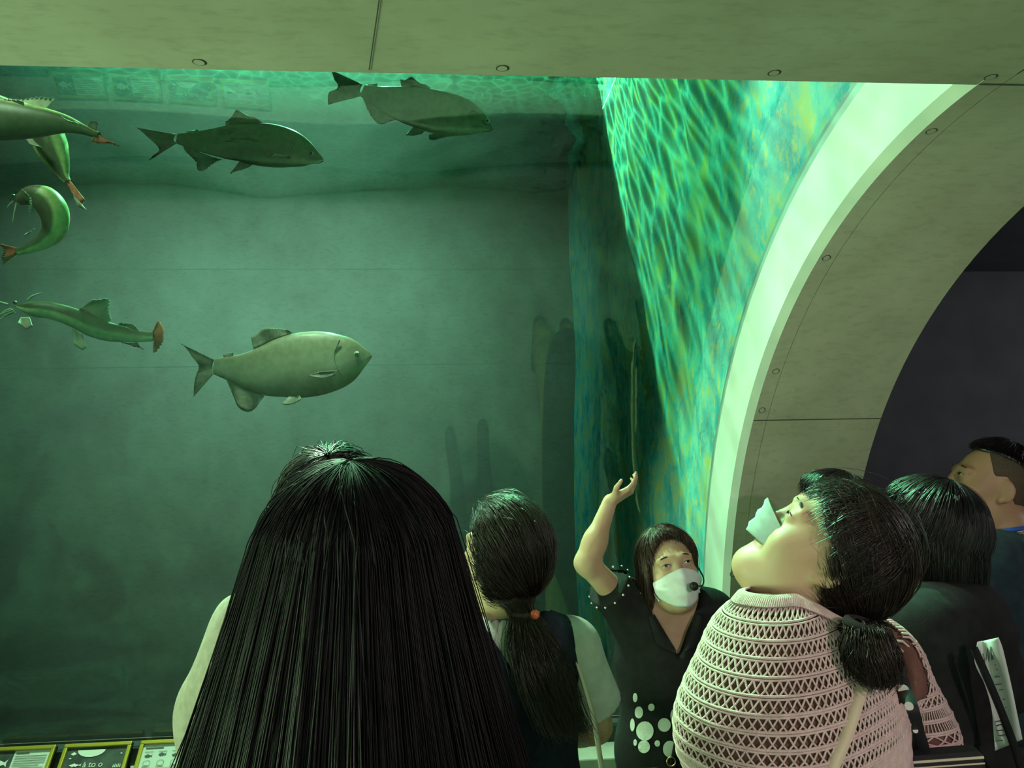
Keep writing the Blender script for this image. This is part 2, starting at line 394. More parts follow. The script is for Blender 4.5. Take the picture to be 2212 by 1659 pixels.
# unseen slab added over the rear to shadow the side wall
dk = MB().box((XL - 1, 5.28, 4.40), (X1 + 0.5, YBACK + 0.3, 4.55)).build('shadow_slab', M_conc); tag(dk, kind='structure')
tag(MB().box((XL - 1, YBEAM - 0.25, ZCEIL + 0.9), (X1 + 0.5, YBEAM, 6.2)).build('wall_tank_front', M_conc), kind='structure')

# rippled water surface: dims and brightens the lamplight like moving water does
m, nt, b = new_mat('water_surface'); nt.nodes.remove(b)
tc = N(nt, 'ShaderNodeTexCoord'); wn = N(nt, 'ShaderNodeTexNoise'); wn.inputs['Scale'].default_value = 3.0; wn.inputs['Detail'].default_value = 2
nt.links.new(tc.outputs['Object'], wn.inputs['Vector'])
wm = N(nt, 'ShaderNodeMixRGB'); wm.inputs[0].default_value = 0.10
nt.links.new(tc.outputs['Object'], wm.inputs[1]); nt.links.new(wn.outputs['Color'], wm.inputs[2])
vo2 = N(nt, 'ShaderNodeTexVoronoi', feature='DISTANCE_TO_EDGE'); vo2.inputs['Scale'].default_value = 13.0
nt.links.new(wm.outputs[0], vo2.inputs['Vector'])
cr = N(nt, 'ShaderNodeValToRGB'); cr.color_ramp.elements[0].position = 0.0; cr.color_ramp.elements[0].color = (1, 1, 1, 1)
cr.color_ramp.elements[1].position = 0.30; cr.color_ramp.elements[1].color = (0.13, 0.13, 0.13, 1)
e = cr.color_ramp.elements.new(0.08); e.color = (0.45, 0.45, 0.45, 1)
nt.links.new(vo2.outputs['Distance'], cr.inputs[0])
tr = N(nt, 'ShaderNodeBsdfTransparent'); nt.links.new(cr.outputs[0], tr.inputs[0])
gl = N(nt, 'ShaderNodeBsdfGlossy'); gl.inputs['Roughness'].default_value = 0.06; gl.inputs[0].default_value = (0.8, 0.95, 0.9, 1)
bn = N(nt, 'ShaderNodeTexNoise'); bn.inputs['Scale'].default_value = 2.2; bn.inputs['Detail'].default_value = 3
nt.links.new(tc.outputs['Object'], bn.inputs['Vector'])
bp = N(nt, 'ShaderNodeBump'); bp.inputs['Strength'].default_value = 0.25; bp.inputs['Distance'].default_value = 0.05
nt.links.new(bn.outputs['Fac'], bp.inputs['Height']); nt.links.new(bp.outputs[0], gl.inputs['Normal'])
mx = N(nt, 'ShaderNodeMixShader'); mx.inputs[0].default_value = 0.82
nt.links.new(tr.outputs[0], mx.inputs[1]); nt.links.new(gl.outputs[0], mx.inputs[2]); nt.links.new(mx.outputs[0], nt.nodes['Material Output'].inputs['Surface'])
# wave line where the surface meets the back wall
def on_y(px, py, y): d_ = at(px, py, 1.0) - CAM; return CAM + d_ * ((y - CAM[1]) / d_[1])
wl = np.array([on_y(px, py, YBACK) for px, py in ((-900, 405), (-300, 412), (0, 406), (120, 401), (250, 394), (330, 399), (440, 413), (550, 426), (620, 424), (700, 420), (780, 413), (850, 410), (980, 407), (1100, 414), (1230, 410))])
gx, gy = np.meshgrid(np.linspace(XL - .99, X1 + .0285, 170), np.linspace(YBEAM + .01, YBACK - .004, 90), indexing='ij')
gz = np.interp(gx, wl[:, 0], wl[:, 2]) - ZWATER
gz = ZWATER + gz * np.exp(-(YBACK - gy) / .8) + .010 * np.sin(3.1 * gx + 2.2 * gy) + .008 * np.sin(-5.3 * gx + 4.1 * gy + 1) + .004 * np.sin(11 * gx + 9 * gy)
idx = np.arange(gx.size).reshape(gx.shape)
ws = link('water_surface', mesh_np('water_surface', np.stack([gx, gy, gz], -1).reshape(-1, 3), np.stack([idx[:-1, :-1], idx[1:, :-1], idx[1:, 1:], idx[:-1, 1:]], -1).reshape(-1, 4)), m, smooth=True); tag(ws, 'rippled water surface of the big tank seen from below', 'water', kind='stuff')

# the water body
m, nt, b = new_mat('tank_water'); nt.nodes.remove(b)
ab = N(nt, 'ShaderNodeVolumeAbsorption'); ab.inputs['Color'].default_value = (0.15, 0.87, 0.58, 1); ab.inputs['Density'].default_value = 0.50
sc_ = N(nt, 'ShaderNodeVolumeScatter'); sc_.inputs['Color'].default_value = (0.38, 1.0, 0.82, 1); sc_.inputs['Density'].default_value = 0.115; sc_.inputs['Anisotropy'].default_value = 0.2
ad = N(nt, 'ShaderNodeAddShader'); nt.links.new(ab.outputs[0], ad.inputs[0]); nt.links.new(sc_.outputs[0], ad.inputs[1]); nt.links.new(ad.outputs[0], nt.nodes['Material Output'].inputs['Volume'])
pw = [(YG + 0.09, -1.19), (YG + 0.09, ZSILL + 0.08), (YC + RB + 0.01, ZSILL + 0.08)] + arc(RB + 0.01, 0, 88, 45) + [(YBEAM + 0.01, ZWATER - 0.06), (YBACK - 0.006, ZWATER - 0.13), (YBACK - 0.006, -1.19)]
wb = MB().prism(pw, XL - 0.99, X1 - 0.004, yz).build('tank_water', m); tag(wb, 'clear green water filling the big tank', 'water', kind='stuff')

# water-facing side of the plinth
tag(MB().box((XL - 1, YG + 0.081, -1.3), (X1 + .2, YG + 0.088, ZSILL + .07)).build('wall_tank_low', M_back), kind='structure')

# ------------------------------------------------------------------ signed-distance modelling (smooth unions meshed with surface nets)
def lines(*segs):
    """lines((lo,hi,step),(hi2,step2)...) -> rising coordinates"""
    out = [segs[0][0]]; lo = segs[0][0]
    for hi, st in [(segs[0][1], segs[0][2])] + [s for s in segs[1:]]:
        n = max(1, int(round((hi - lo) / st))); out += list(lo + (hi - lo) * np.arange(1, n + 1) / n); lo = hi
    return np.array(out, np.float32)

class Field:
    def __init__(s, xs, ys, zs):
        s.x, s.y, s.z = xs, ys, zs
        s.F = np.full((len(xs), len(ys), len(zs)), 5.0, np.float32)
    def _sl(s, lo, hi):
        sl = []
        for c, a, b in zip((s.x, s.y, s.z), lo, hi):
            sl.append(slice(max(0, np.searchsorted(c, a) - 1), min(len(c), np.searchsorted(c, b) + 2)))
        return tuple(sl)
    def op(s, lo, hi, fn, k=0.01, mode='u'):
        m = k + 0.03
        sl = s._sl(np.asarray(lo) - m, np.asarray(hi) + m)
        X = s.x[sl[0]][:, None, None]; Y = s.y[sl[1]][None, :, None]; Z = s.z[sl[2]][None, None, :]
        if 0 in (X.shape[0], Y.shape[1], Z.shape[2]): return s
        d = fn(X, Y, Z); a = s.F[sl]
        k = max(k, 1e-4)
        if mode == 'u':
            h = np.clip(0.5 + 0.5 * (d - a) / k, 0, 1); s.F[sl] = d * (1 - h) + a * h - k * h * (1 - h)
        else:
            h = np.clip(0.5 - 0.5 * (a + d) / k, 0, 1); s.F[sl] = a * (1 - h) - d * h + k * h * (1 - h)
        return s
    def ell(s, c, r, R=None, k=0.02, mode='u'):
        c = np.asarray(c, float); r = np.asarray(r, float)
        def fn(X, Y, Z):
            x, y, z = X - c[0], Y - c[1], Z - c[2]
            if R is not None:
                x, y, z = (R[0][0] * x + R[1][0] * y + R[2][0] * z, R[0][1] * x + R[1][1] * y + R[2][1] * z, R[0][2] * x + R[1][2] * y + R[2][2] * z)
            k0 = np.sqrt((x / r[0]) ** 2 + (y / r[1]) ** 2 + (z / r[2]) ** 2) + 1e-6
            k1 = np.sqrt((x / r[0] ** 2) ** 2 + (y / r[1] ** 2) ** 2 + (z / r[2] ** 2) ** 2) + 1e-6
            return k0 * (k0 - 1) / k1
        m = r.max() if R is not None else r
        return s.op(c - m, c + m, fn, k, mode)
    def cone(s, a, b, ra, rb, k=0.02, flat=None, mode='u'):
        """capsule whose radius runs ra..rb; flat=(unit dir, ratio<1) squashes it along dir"""
        a = np.asarray(a, float); b = np.asarray(b, float); ab = b - a; L2 = ab @ ab + 1e-12
        def fn(X, Y, Z):
            t = np.clip(((X - a[0]) * ab[0] + (Y - a[1]) * ab[1] + (Z - a[2]) * ab[2]) / L2, 0, 1)
            x, y, z = X - a[0] - t * ab[0], Y - a[1] - t * ab[1], Z - a[2] - t * ab[2]
            if flat is not None:
                n, q = flat; w_ = (x * n[0] + y * n[1] + z * n[2]) * (1 / q - 1)
                x, y, z = x + w_ * n[0], y + w_ * n[1], z + w_ * n[2]
                return (np.sqrt(x * x + y * y + z * z) - (ra + (rb - ra) * t)) * (q ** 0.5)
            return np.sqrt(x * x + y * y + z * z) - (ra + (rb - ra) * t)
        m = max(ra, rb)
        return s.op(np.minimum(a, b) - m, np.maximum(a, b) + m, fn, k, mode)
    def cut(s, P, n):
        """remove everything on the +n side of plane through P"""
        n = np.asarray(n, float) / np.linalg.norm(n)
        d = (s.x[:, None, None] - P[0]) * n[0] + (s.y[None, :, None] - P[1]) * n[1] + (s.z[None, None, :] - P[2]) * n[2]
        s.F = np.maximum(s.F, d.astype(np.float32)); return s
    def disp(s, fn):
        s.F = s.F + fn(s.x[:, None, None], s.y[None, :, None], s.z[None, None, :]).astype(np.float32); return s
    def mesh(s, smooth=1):
        F = s.F; nx, ny, nz = F.shape
        ins = F < 0
        cnt = np.zeros((nx - 1, ny - 1, nz - 1), np.int8)
        for a in (0, 1):
            for b in (0, 1):
                for c in (0, 1): cnt += ins[a:nx - 1 + a, b:ny - 1 + b, c:nz - 1 + c]
        act = (cnt > 0) & (cnt < 8)
        ci = np.argwhere(act); vid = np.full(act.shape, -1, np.int64); vid[act] = np.arange(len(ci))
        i, j, k = ci.T
        acc = np.zeros((len(ci), 3)); num = np.zeros(len(ci))
        cs = [(a, b, c) for a in (0, 1) for b in (0, 1) for c in (0, 1)]
        for p in range(8):
            for q in range(p + 1, 8):
                A, B = cs[p], cs[q]
                if sum(abs(A[t] - B[t]) for t in range(3)) != 1: continue
                fa = F[i + A[0], j + A[1], k + A[2]]; fb = F[i + B[0], j + B[1], k + B[2]]
                m = (fa < 0) != (fb < 0)
                t = np.where(m, fa / (fa - fb + 1e-12), 0)
                pa = np.stack([s.x[i + A[0]], s.y[j + A[1]], s.z[k + A[2]]], 1); pb = np.stack([s.x[i + B[0]], s.y[j + B[1]], s.z[k + B[2]]], 1)
                acc += np.where(m[:, None], pa + (pb - pa) * t[:, None], 0); num += m
        V = acc / num[:, None]
        quads = []
        for ax in range(3):
            sl0 = [slice(1, -1)] * 3; sl1 = [slice(1, -1)] * 3
            sl0[ax] = slice(0, -1); sl1[ax] = slice(1, None)
            A, B = ins[tuple(sl0)], ins[tuple(sl1)]
            e = np.argwhere(A != B); pos = A[A != B]
            off = np.ones(3, int); off[ax] = 0
            e = e + off
            o1, o2 = [(1, 2), (2, 0), (0, 1)][ax]
            d1 = np.zeros(3, int); d1[o1] = 1; d2 = np.zeros(3, int); d2[o2] = 1
            c = [e - d1 - d2, e - d2, e, e - d1]
            q = np.stack([vid[t[:, 0], t[:, 1], t[:, 2]] for t in c], 1)
            q = np.where(pos[:, None], q, q[:, ::-1])
            quads.append(q)
        Q = np.concatenate(quads); Q = Q[(Q >= 0).all(1)]
        for _ in range(smooth):
            S = np.zeros_like(V); C = np.zeros(len(V))
            for a, b in ((0, 1), (1, 2), (2, 3), (3, 0)):
                for u, w_ in ((a, b), (b, a)):
                    S += np.stack([np.bincount(Q[:, u], V[Q[:, w_], t], len(V)) for t in range(3)], 1); C += np.bincount(Q[:, u], minlength=len(V))
            V = V * 0.5 + 0.5 * S / np.maximum(C, 1)[:, None]
        return V, Q
    def sample(s, P):
        """trilinear value at points (n,3)"""
        ix = []
        for c, p in zip((s.x, s.y, s.z), P.T):
            n = np.clip(np.searchsorted(c, p) - 1, 0, len(c) - 2); t = np.clip((p - c[n]) / (c[n + 1] - c[n]), 0, 1); ix.append((n, t))
        (i, a), (j, b), (k, c) = ix; F = s.F; r = 0
        for di in (0, 1):
            for dj in (0, 1):
                for dk in (0, 1):
                    r = r + F[i + di, j + dj, k + dk] * (a if di else 1 - a) * (b if dj else 1 - b) * (c if dk else 1 - c)
        return r

def rotx(a): c, s = math.cos(a), math.sin(a); return np.array([[1, 0, 0], [0, c, -s], [0, s, c]])
def roty(a): c, s = math.cos(a), math.sin(a); return np.array([[c, 0, s], [0, 1, 0], [-s, 0, c]])
def rotz(a): c, s = math.cos(a), math.sin(a); return np.array([[c, -s, 0], [s, c, 0], [0, 0, 1]])
def rad(a): return math.radians(a)

def skin_mat(name, c):
    m, nt, b = new_mat(name)
    tc = N(nt, 'ShaderNodeTexCoord'); n1 = N(nt, 'ShaderNodeTexNoise'); n1.inputs['Scale'].default_value = 14; n1.inputs['Detail'].default_value = 3
    nt.links.new(tc.outputs['Object'], n1.inputs['Vector'])
    cr = N(nt, 'ShaderNodeValToRGB'); cr.color_ramp.elements[0].position = 0.3; cr.color_ramp.elements[1].position = 0.7
    cr.color_ramp.elements[0].color = (c[0] * 0.88, c[1] * 0.80, c[2] * 0.76, 1); cr.color_ramp.elements[1].color = (*c, 1)
    nt.links.new(n1.outputs['Fac'], cr.inputs[0]); nt.links.new(cr.outputs[0], b.inputs['Base Color'])
    b.inputs['Roughness'].default_value = 0.5; b.inputs['Specular IOR Level'].default_value = 0.35
    return m

M_skin = skin_mat('skin', (0.50, 0.33, 0.22))
M_skin_tan = skin_mat('skin_tan', (0.42, 0.26, 0.16))

class Person:
    """figure built in its own frame (x right, y forward, z up) and set on the floor"""
    def __init__(s, name, label, px, py_top, d, psi, head=(0, 0, 0), h=None, lean=(0, 0), group=None, hair_t=0.02, wide=1.0, dh=(0, 0), hs=1.0):
        top = at(px, py_top, d)
        s.psi = rad(psi); s.Rw = rotz(s.psi)
        s.HR = rotz(rad(head[1])) @ roty(rad(head[2])) @ rotx(rad(head[0]))
        s.h = h or (top[2] - hair_t)
        k = s.k = s.h / 1.65
        s.wide = wide
        # head centre from the wanted position of the crown
        s.J = dict(pelvis=(0, 0, .93), waist=(0, 0, 1.05), chest=(0, .005, 1.205), neck=(0, -.02, 1.352), shoulder=(.155 * wide, -.015, 1.300), hip=(.085 * wide, 0, .90), knee=(.095, .02, .49), ankle=(.095, -.015, .07), toe=(.11, .14, .03))
        s.J = {n: np.array(v) * k for n, v in s.J.items()}
        s.J['shoulder_r'] = s.J['shoulder'].copy(); s.J['shoulder_l'] = s.J['shoulder'] * (-1, 1, 1)
        s.J['elbow_r'] = np.array((.20 * wide, -.03, 1.08)) * k; s.J['elbow_l'] = s.J['elbow_r'] * (-1, 1, 1)
        s.J['wrist_r'] = np.array((.19 * wide, .07, .86)) * k; s.J['wrist_l'] = s.J['wrist_r'] * (-1, 1, 1)
        s.hk = k ** 0.5 * hs
        s.HC = np.array([dh[0], .03 + dh[1], 1.65 * k - .118 * s.hk])      # head centre, local
        crown = s.HC + s.HR @ np.array([0, -.012, .13]) * s.hk
        xy = top[:2] - (s.Rw @ s.HC)[:2] * 1.0
        s.T = np.array([xy[0], xy[1], 0.0])
        s.root = empty(name, s.T); tag(s.root, label, 'person', group)
        s.root['pose'] = 'standing'
    def w(s, P): return np.asarray(P) @ s.Rw.T + s.T
    def l(s, P): return (np.asarray(P) - s.T) @ s.Rw
    def hd(s, P): return (np.asarray(P) * s.hk) @ s.HR.T + s.HC          # head frame -> local
    def add(s, name, V, F, mat, smooth=True, parent=None, label=None, local=True):
        """V in the local frame -> child mesh (stored relative to the root)"""
        V = np.asarray(V, float)
        V = (V @ s.Rw.T) if local else V - s.T
        o = link(name, mesh_np(name, V, F), mat, parent or s.root, smooth, label)
        return o
    def addmb(s, name, mb, mat, smooth=False, parent=None, label=None):
        mb.v = [tuple(p) for p in (np.array(mb.v) @ s.Rw.T)]
        return mb.build(name, mat, parent or s.root, smooth, label)
    # ---- body
    def grid(s, step=0.006, arms=None, zlo=0.0, zfine=1.2, xw=0.33, yw=(-0.24, 0.30), fine=None):
        k = s.k; hx = s.HC[0]; f = fine or step
        zt = s.h + 0.06
        xs = lines((-xw, hx - .12, .011), (hx + .12, f), (xw, .011)); ys = lines((yw[0], s.HC[1] - .15, .011), (s.HC[1] + .17, f), (yw[1] + .02, .011)) if yw[1] > s.HC[1] + .17 else lines((yw[0], yw[1], f))
        zs = lines((zlo - .03, zfine * k, .016), (zt, f))
        return Field(xs, ys, zs)
    def torso(s, F, g=0.0, bust=0.0, hipw=1.0, k=0.05):
        J, q, W = s.J, s.k, s.wide
        F.ell(J['pelvis'], (np.array((.155 * W * hipw, .115 * W, .13)) * q + g), k=k)
        F.cone(J['pelvis'], J['chest'], .125 * q * W + g, .135 * q * W + g, k=k, flat=((0, 1, 0), .74))
        F.ell(J['chest'], np.array((.145 * W, .105 * W, .17)) * q + g, k=k)
        F.cone(J['shoulder_l'], J['shoulder_r'], .055 * q + g, .055 * q + g, k=k)
        F.cone(J['neck'] + (0, 0, -.04 * q), J['neck'] * (0.6, 1, 1) + (0, 0, -.02 * q), .075 * q + g, .06 * q + g, k=k)
        F.cone(J['shoulder_l'] * (.5, 1, 1) + (0, 0, .012 * q), J['shoulder_r'] * (.5, 1, 1) + (0, 0, .012 * q), .05 * q + g, .05 * q + g, k=k)
        if bust:
            for sx in (-1, 1): F.ell(J['chest'] + np.array((sx * .07, .085, .01)) * q, np.array((.06, .05, .06)) * q * bust + g, k=.04)
    def arm(s, F, side, g=0.0, upto=1.0, r=(.052, .042, .036, .026), k=0.025):
        J, q = s.J, s.k; S, E, Wp = J['shoulder_' + side], J['elbow_' + side], J['wrist_' + side]
        if upto <= 0.5:
            e = S + (E - S) * upto * 2; F.cone(S, e, r[0] * q + g, (r[0] + (r[1] - r[0]) * upto * 2) * q + g, k=k); return
        F.cone(S, E, r[0] * q + g, r[1] * q + g, k=k)
        F.cone(E, E + (Wp - E) * .35, r[1] * q + g, r[2] * 1.06 * q + g, k=k)
        e = E + (Wp - E) * (upto * 2 - 1); F.cone(E + (Wp - E) * .3, e, r[2] * 1.05 * q + g, r[3] * q + g, k=k)
    def hand(s, F, side, dirv, palm, spread=None, q=1.0):
        """simple relaxed hand: palm, four curled fingers, thumb. dirv: along the fingers, palm: palm normal (local)"""
        Wp = s.J['wrist_' + side]; d = np.asarray(dirv, float); d /= np.linalg.norm(d); n = np.asarray(palm, float); n -= d * (n @ d); n /= np.linalg.norm(n); t = np.cross(d, n)
        if side == 'l': t = -t
        q = q * s.k ** .5
        F.cone(Wp, Wp + d * .03 * q, .024 * q, .026 * q, k=.01, flat=(n, .62))
        for i, o in enumerate((-.026, -.009, .009, .026)): F.cone(Wp + d * .02 * q + t * o * .55 * q, Wp + d * .085 * q + t * o * q, .016 * q, .0125 * q, k=.012, flat=(n, .8))
        curl = spread or (.35, .35, .35, .35)
        for i, (o, L) in enumerate(zip((-.027, -.009, .0095, .028), (.062, .074, .078, .068))):
            a = Wp + d * .085 * q + t * o * q; c = curl[i]
            for seg, (fr, rr) in enumerate(((.48, .0092), (.30, .0082), (.22, .0074))):
                ang = c * (seg + 1); v = d * math.cos(ang) + n * math.sin(ang) + t * o * 1.5
                b = a + v / np.linalg.norm(v) * L * fr * q; F.cone(a, b, rr * q, rr * .92 * q, k=.003); a = b
        a = Wp + d * .025 * q + t * .026 * q; v = d * .55 + t * .75 + n * .35; v /= np.linalg.norm(v)
        b = a + v * .045 * q; F.cone(a, b, .014 * q, .0105 * q, k=.01)
        v2 = d * .85 + t * .35 + n * .3; v2 /= np.linalg.norm(v2); F.cone(b, b + v2 * .034 * q, .0102 * q, .0085 * q, k=.004)
    def legs(s, F, g=0.0, k=0.03):
        J, q = s.J, s.k
        for sx in (-1, 1):
            m = np.array((sx, 1, 1)); hp, kn, an, to = (J[n] * m for n in ('hip', 'knee', 'ankle', 'toe'))
            F.cone(hp, kn, .085 * q + g, .055 * q + g, k=k); F.cone(kn, kn + (an - kn) * .3, .052 * q + g, .056 * q + g, k=k); F.cone(kn + (an - kn) * .3, an, .055 * q + g, .036 * q + g, k=k)
            F.cone(an + (0, -.02 * q, -.02 * q), to, .034 * q + g, .026 * q + g, k=.02)
    def neckp(s, F, g=0.0, r=(.056, .052)):
        b = s.hd((0, -.03, -.05)); F.cone(s.J['neck'] + (0, 0, -.03 * s.k), b, r[0] * s.k + g, r[1] * s.k + g, k=.035)
    def headp(s, F, face=True, jaw=1.0, nose=1.0, ears=True, cheek=1.0, chin=(.075, -.098)):
        hk = s.hk
        def E(c, r, k=.02, mode='u', R=None): F.ell(s.hd(c), np.array(r) * hk, R=s.HR if R is None else s.HR @ R, k=k, mode=mode)
        def C(a, b, ra, rb, k=.012, flat=None, mode='u'):
            F.cone(s.hd(a), s.hd(b), ra * hk, rb * hk, k=k, flat=None if flat is None else (s.HR @ np.array(flat[0], float), flat[1]), mode=mode)
        E((0, -.012, .022), (.076, .096, .098), .02)
        E((0, .035, -.02), (.064 * cheek, .058, .085), .03)           # face mass
        E((0, .030, -.075), (.050 * jaw, .058, .042), .03)            # jaw
        E((0, *chin), (.026, .022, .021), .035); E((0, chin[0] - .03, chin[1] - .004), (.036, .040, .024), .035)          # chin
        for sx in (-1, 1):
            E((sx * .050, -.005, -.070), (.018, .030, .035), .03)
            E((sx * .040, .062, -.030), (.024, .022, .022), .025)
        if face:
            for sx in (-1, 1):
                E((sx * .033, .096, .012), (.018, .014, .011), .012, 's')
                E((sx * .033, .083, .010), (.0165, .0125, .0125), .006)
                C((sx * .014, .090, .030), (sx * .050, .078, .028), .009, .008, .015)
                E((sx * .013, .102, -.034), (.008, .009, .007), .008)
            C((0, .090, .022), (0, .110 * 1.0, -.028), .007 * nose, .0115 * nose, .014)
            E((0, .108, -.031), (.0125 * nose, .011, .010), .008)
            E((0, .090, -.058), (.022, .012, .007), .008); E((0, .088, -.070), (.020, .012, .007), .008)
            C((-.02, .1005, -.0635), (.02, .1005, -.0635), .0016, .0016, .003, mode='s')
        if ears:
            for sx in (-1, 1):
                Re = rotz(sx * .42) @ rotx(-.12)
                E((sx * .079, -.012, -.006), (.0075, .021, .031), .006, R=Re)
                E((sx * .088, -.004, -.004), (.0055, .012, .020), .004, 's', R=Re)
                E((sx * .077, -.002, -.033), (.007, .009, .010), .006)
    def body(s, F, mat, name='body', smooth=1):
        V, Q = F.mesh(smooth)
        return s.add(name, V, Q, mat)

# ------------------------------------------------------------------ hair
def hair_mat(name, c1, c2, rough=0.38, spec=0.45):
    m, nt, b = new_mat(name)
    at_ = N(nt, 'ShaderNodeTexCoord'); n1 = N(nt, 'ShaderNodeTexNoise'); n1.inputs['Scale'].default_value = 90; n1.inputs['Detail'].default_value = 1
    mp = N(nt, 'ShaderNodeMapping'); mp.inputs['Scale'].default_value = (1, 1, 0.08); nt.links.new(at_.outputs['Object'], mp.inputs[0]); nt.links.new(mp.outputs[0], n1.inputs['Vector'])
    cr = N(nt, 'ShaderNodeValToRGB'); cr.color_ramp.elements[0].position = 0.35; cr.color_ramp.elements[1].position = 0.65
    cr.color_ramp.elements[0].color = (*c1, 1); cr.color_ramp.elements[1].color = (*c2, 1)
    nt.links.new(n1.outputs['Fac'], cr.inputs[0]); nt.links.new(cr.outputs[0], b.inputs['Base Color'])
    b.inputs['Roughness'].default_value = rough; b.inputs['Specular IOR Level'].default_value = spec
    return m
M_hair_black = hair_mat('hair_black', (0.006, 0.005, 0.006), (0.014, 0.011, 0.012))
M_hair_long = hair_mat('hair_black_long', (0.004, 0.0032, 0.004), (0.010, 0.0075, 0.009), .5, .15)
M_hair_dark = hair_mat('hair_dark_brown', (0.012, 0.008, 0.006), (0.030, 0.020, 0.015))
M_hair_brown = hair_mat('hair_brown', (0.030, 0.015, 0.010), (0.075, 0.040, 0.025))

def pole_basis(p, ref=(1, 0, 0)):
    p = np.asarray(p, float); p /= np.linalg.norm(p); a = np.asarray(ref, float); a = a - p * (a @ p); a /= np.linalg.norm(a); return p, a, np.cross(p, a)

def cap_path(pole, ref, radii, c, th, s0, s1, m, off=0.0):
    """meridians (angle th) of the skull ellipsoid from polar angle s0 to s1 -> (n,m,3) in the head frame"""
    p, a, b = pole_basis(pole, ref)
    th = np.asarray(th)[:, None]; s0 = np.broadcast_to(s0, th[:, 0].shape)[:, None]; s1 = np.broadcast_to(s1, th[:, 0].shape)[:, None]
    t = np.linspace(0, 1, m)[None]
    s = s0 + (s1 - s0) * t
    d = np.cos(s)[..., None] * p + np.sin(s)[..., None] * (np.cos(th)[..., None] * a + np.sin(th)[..., None] * b)
    rr = np.asarray(radii) + (np.asarray(off)[:, None, None] if np.ndim(off) else off)
    return np.asarray(c) + d * rr

def smooth_noise(n, m, amp, oct=3):
    """(n,m,3) low-frequency wander along strands"""
    t = np.linspace(0, 1, m)[None, :, None]; o = 0
    for q in range(1, oct + 1): o = o + rng.normal(size=(n, 1, 3)) * np.sin(t * math.pi * q + rng.uniform(0, 6.28, (n, 1, 3))) / q
    return o * amp * t ** 0.5

def mass_mesh(G, thick, centre):
    """G (n,m,3) surface grid -> closed shell pulled towards centre"""
    n, m, _ = G.shape
    v = centre - G; v = v / (np.linalg.norm(v, axis=2, keepdims=True) + 1e-9)
    V = np.concatenate([G.reshape(-1, 3), (G + v * thick).reshape(-1, 3)])
    idx = np.arange(n * m).reshape(n, m); o = n * m
    F = [np.stack([idx[:-1, :-1], idx[1:, :-1], idx[1:, 1:], idx[:-1, 1:]], -1).reshape(-1, 4)]
    F.append(F[0][:, ::-1] + o)
    for e in (idx[0], idx[-1], idx[:, 0], idx[:, -1]): F.append(np.stack([e[:-1], e[1:], e[1:] + o, e[:-1] + o], -1))
    return V, np.concatenate(F)

# ------------------------------------------------------------------ fish
def vcol_mat(name, rough=0.45, spec=0.4):
    m, nt, b = new_mat(name)
    a = N(nt, 'ShaderNodeVertexColor'); a.layer_name = 'col'
    tc = N(nt, 'ShaderNodeTexCoord'); n1 = N(nt, 'ShaderNodeTexNoise'); n1.inputs['Scale'].default_value = 35; n1.inputs['Detail'].default_value = 3
    nt.links.new(tc.outputs['Object'], n1.inputs['Vector'])
    cr = N(nt, 'ShaderNodeValToRGB'); cr.color_ramp.elements[0].position = .35; cr.color_ramp.elements[1].position = .65
    cr.color_ramp.elements[0].color = (.72, .72, .72, 1); cr.color_ramp.elements[1].color = (1, 1, 1, 1)
    mx = N(nt, 'ShaderNodeMixRGB', blend_type='MULTIPLY'); mx.inputs[0].default_value = 1
    nt.links.new(n1.outputs['Fac'], cr.inputs[0]); nt.links.new(a.outputs['Color'], mx.inputs[1]); nt.links.new(cr.outputs[0], mx.inputs[2]); nt.links.new(mx.outputs[0], b.inputs['Base Color'])
    b.inputs['Roughness'].default_value = rough; b.inputs['Specular IOR Level'].default_value = spec
    return m
M_fish = vcol_mat('fish_skin')
M_fin_grey = noise_mat('fin_grey', (.10, .11, .085), (.16, .17, .13), 40, .7)
M_fin_pale = noise_mat('fin_pale', (.40, .42, .34), (.52, .52, .42), 40, .6)
M_fin_red = noise_mat('fin_orange', (.55, .14, .07), (.68, .24, .12), 40, .6)
M_barbel = plain('barbel', (.45, .45, .36), .6)

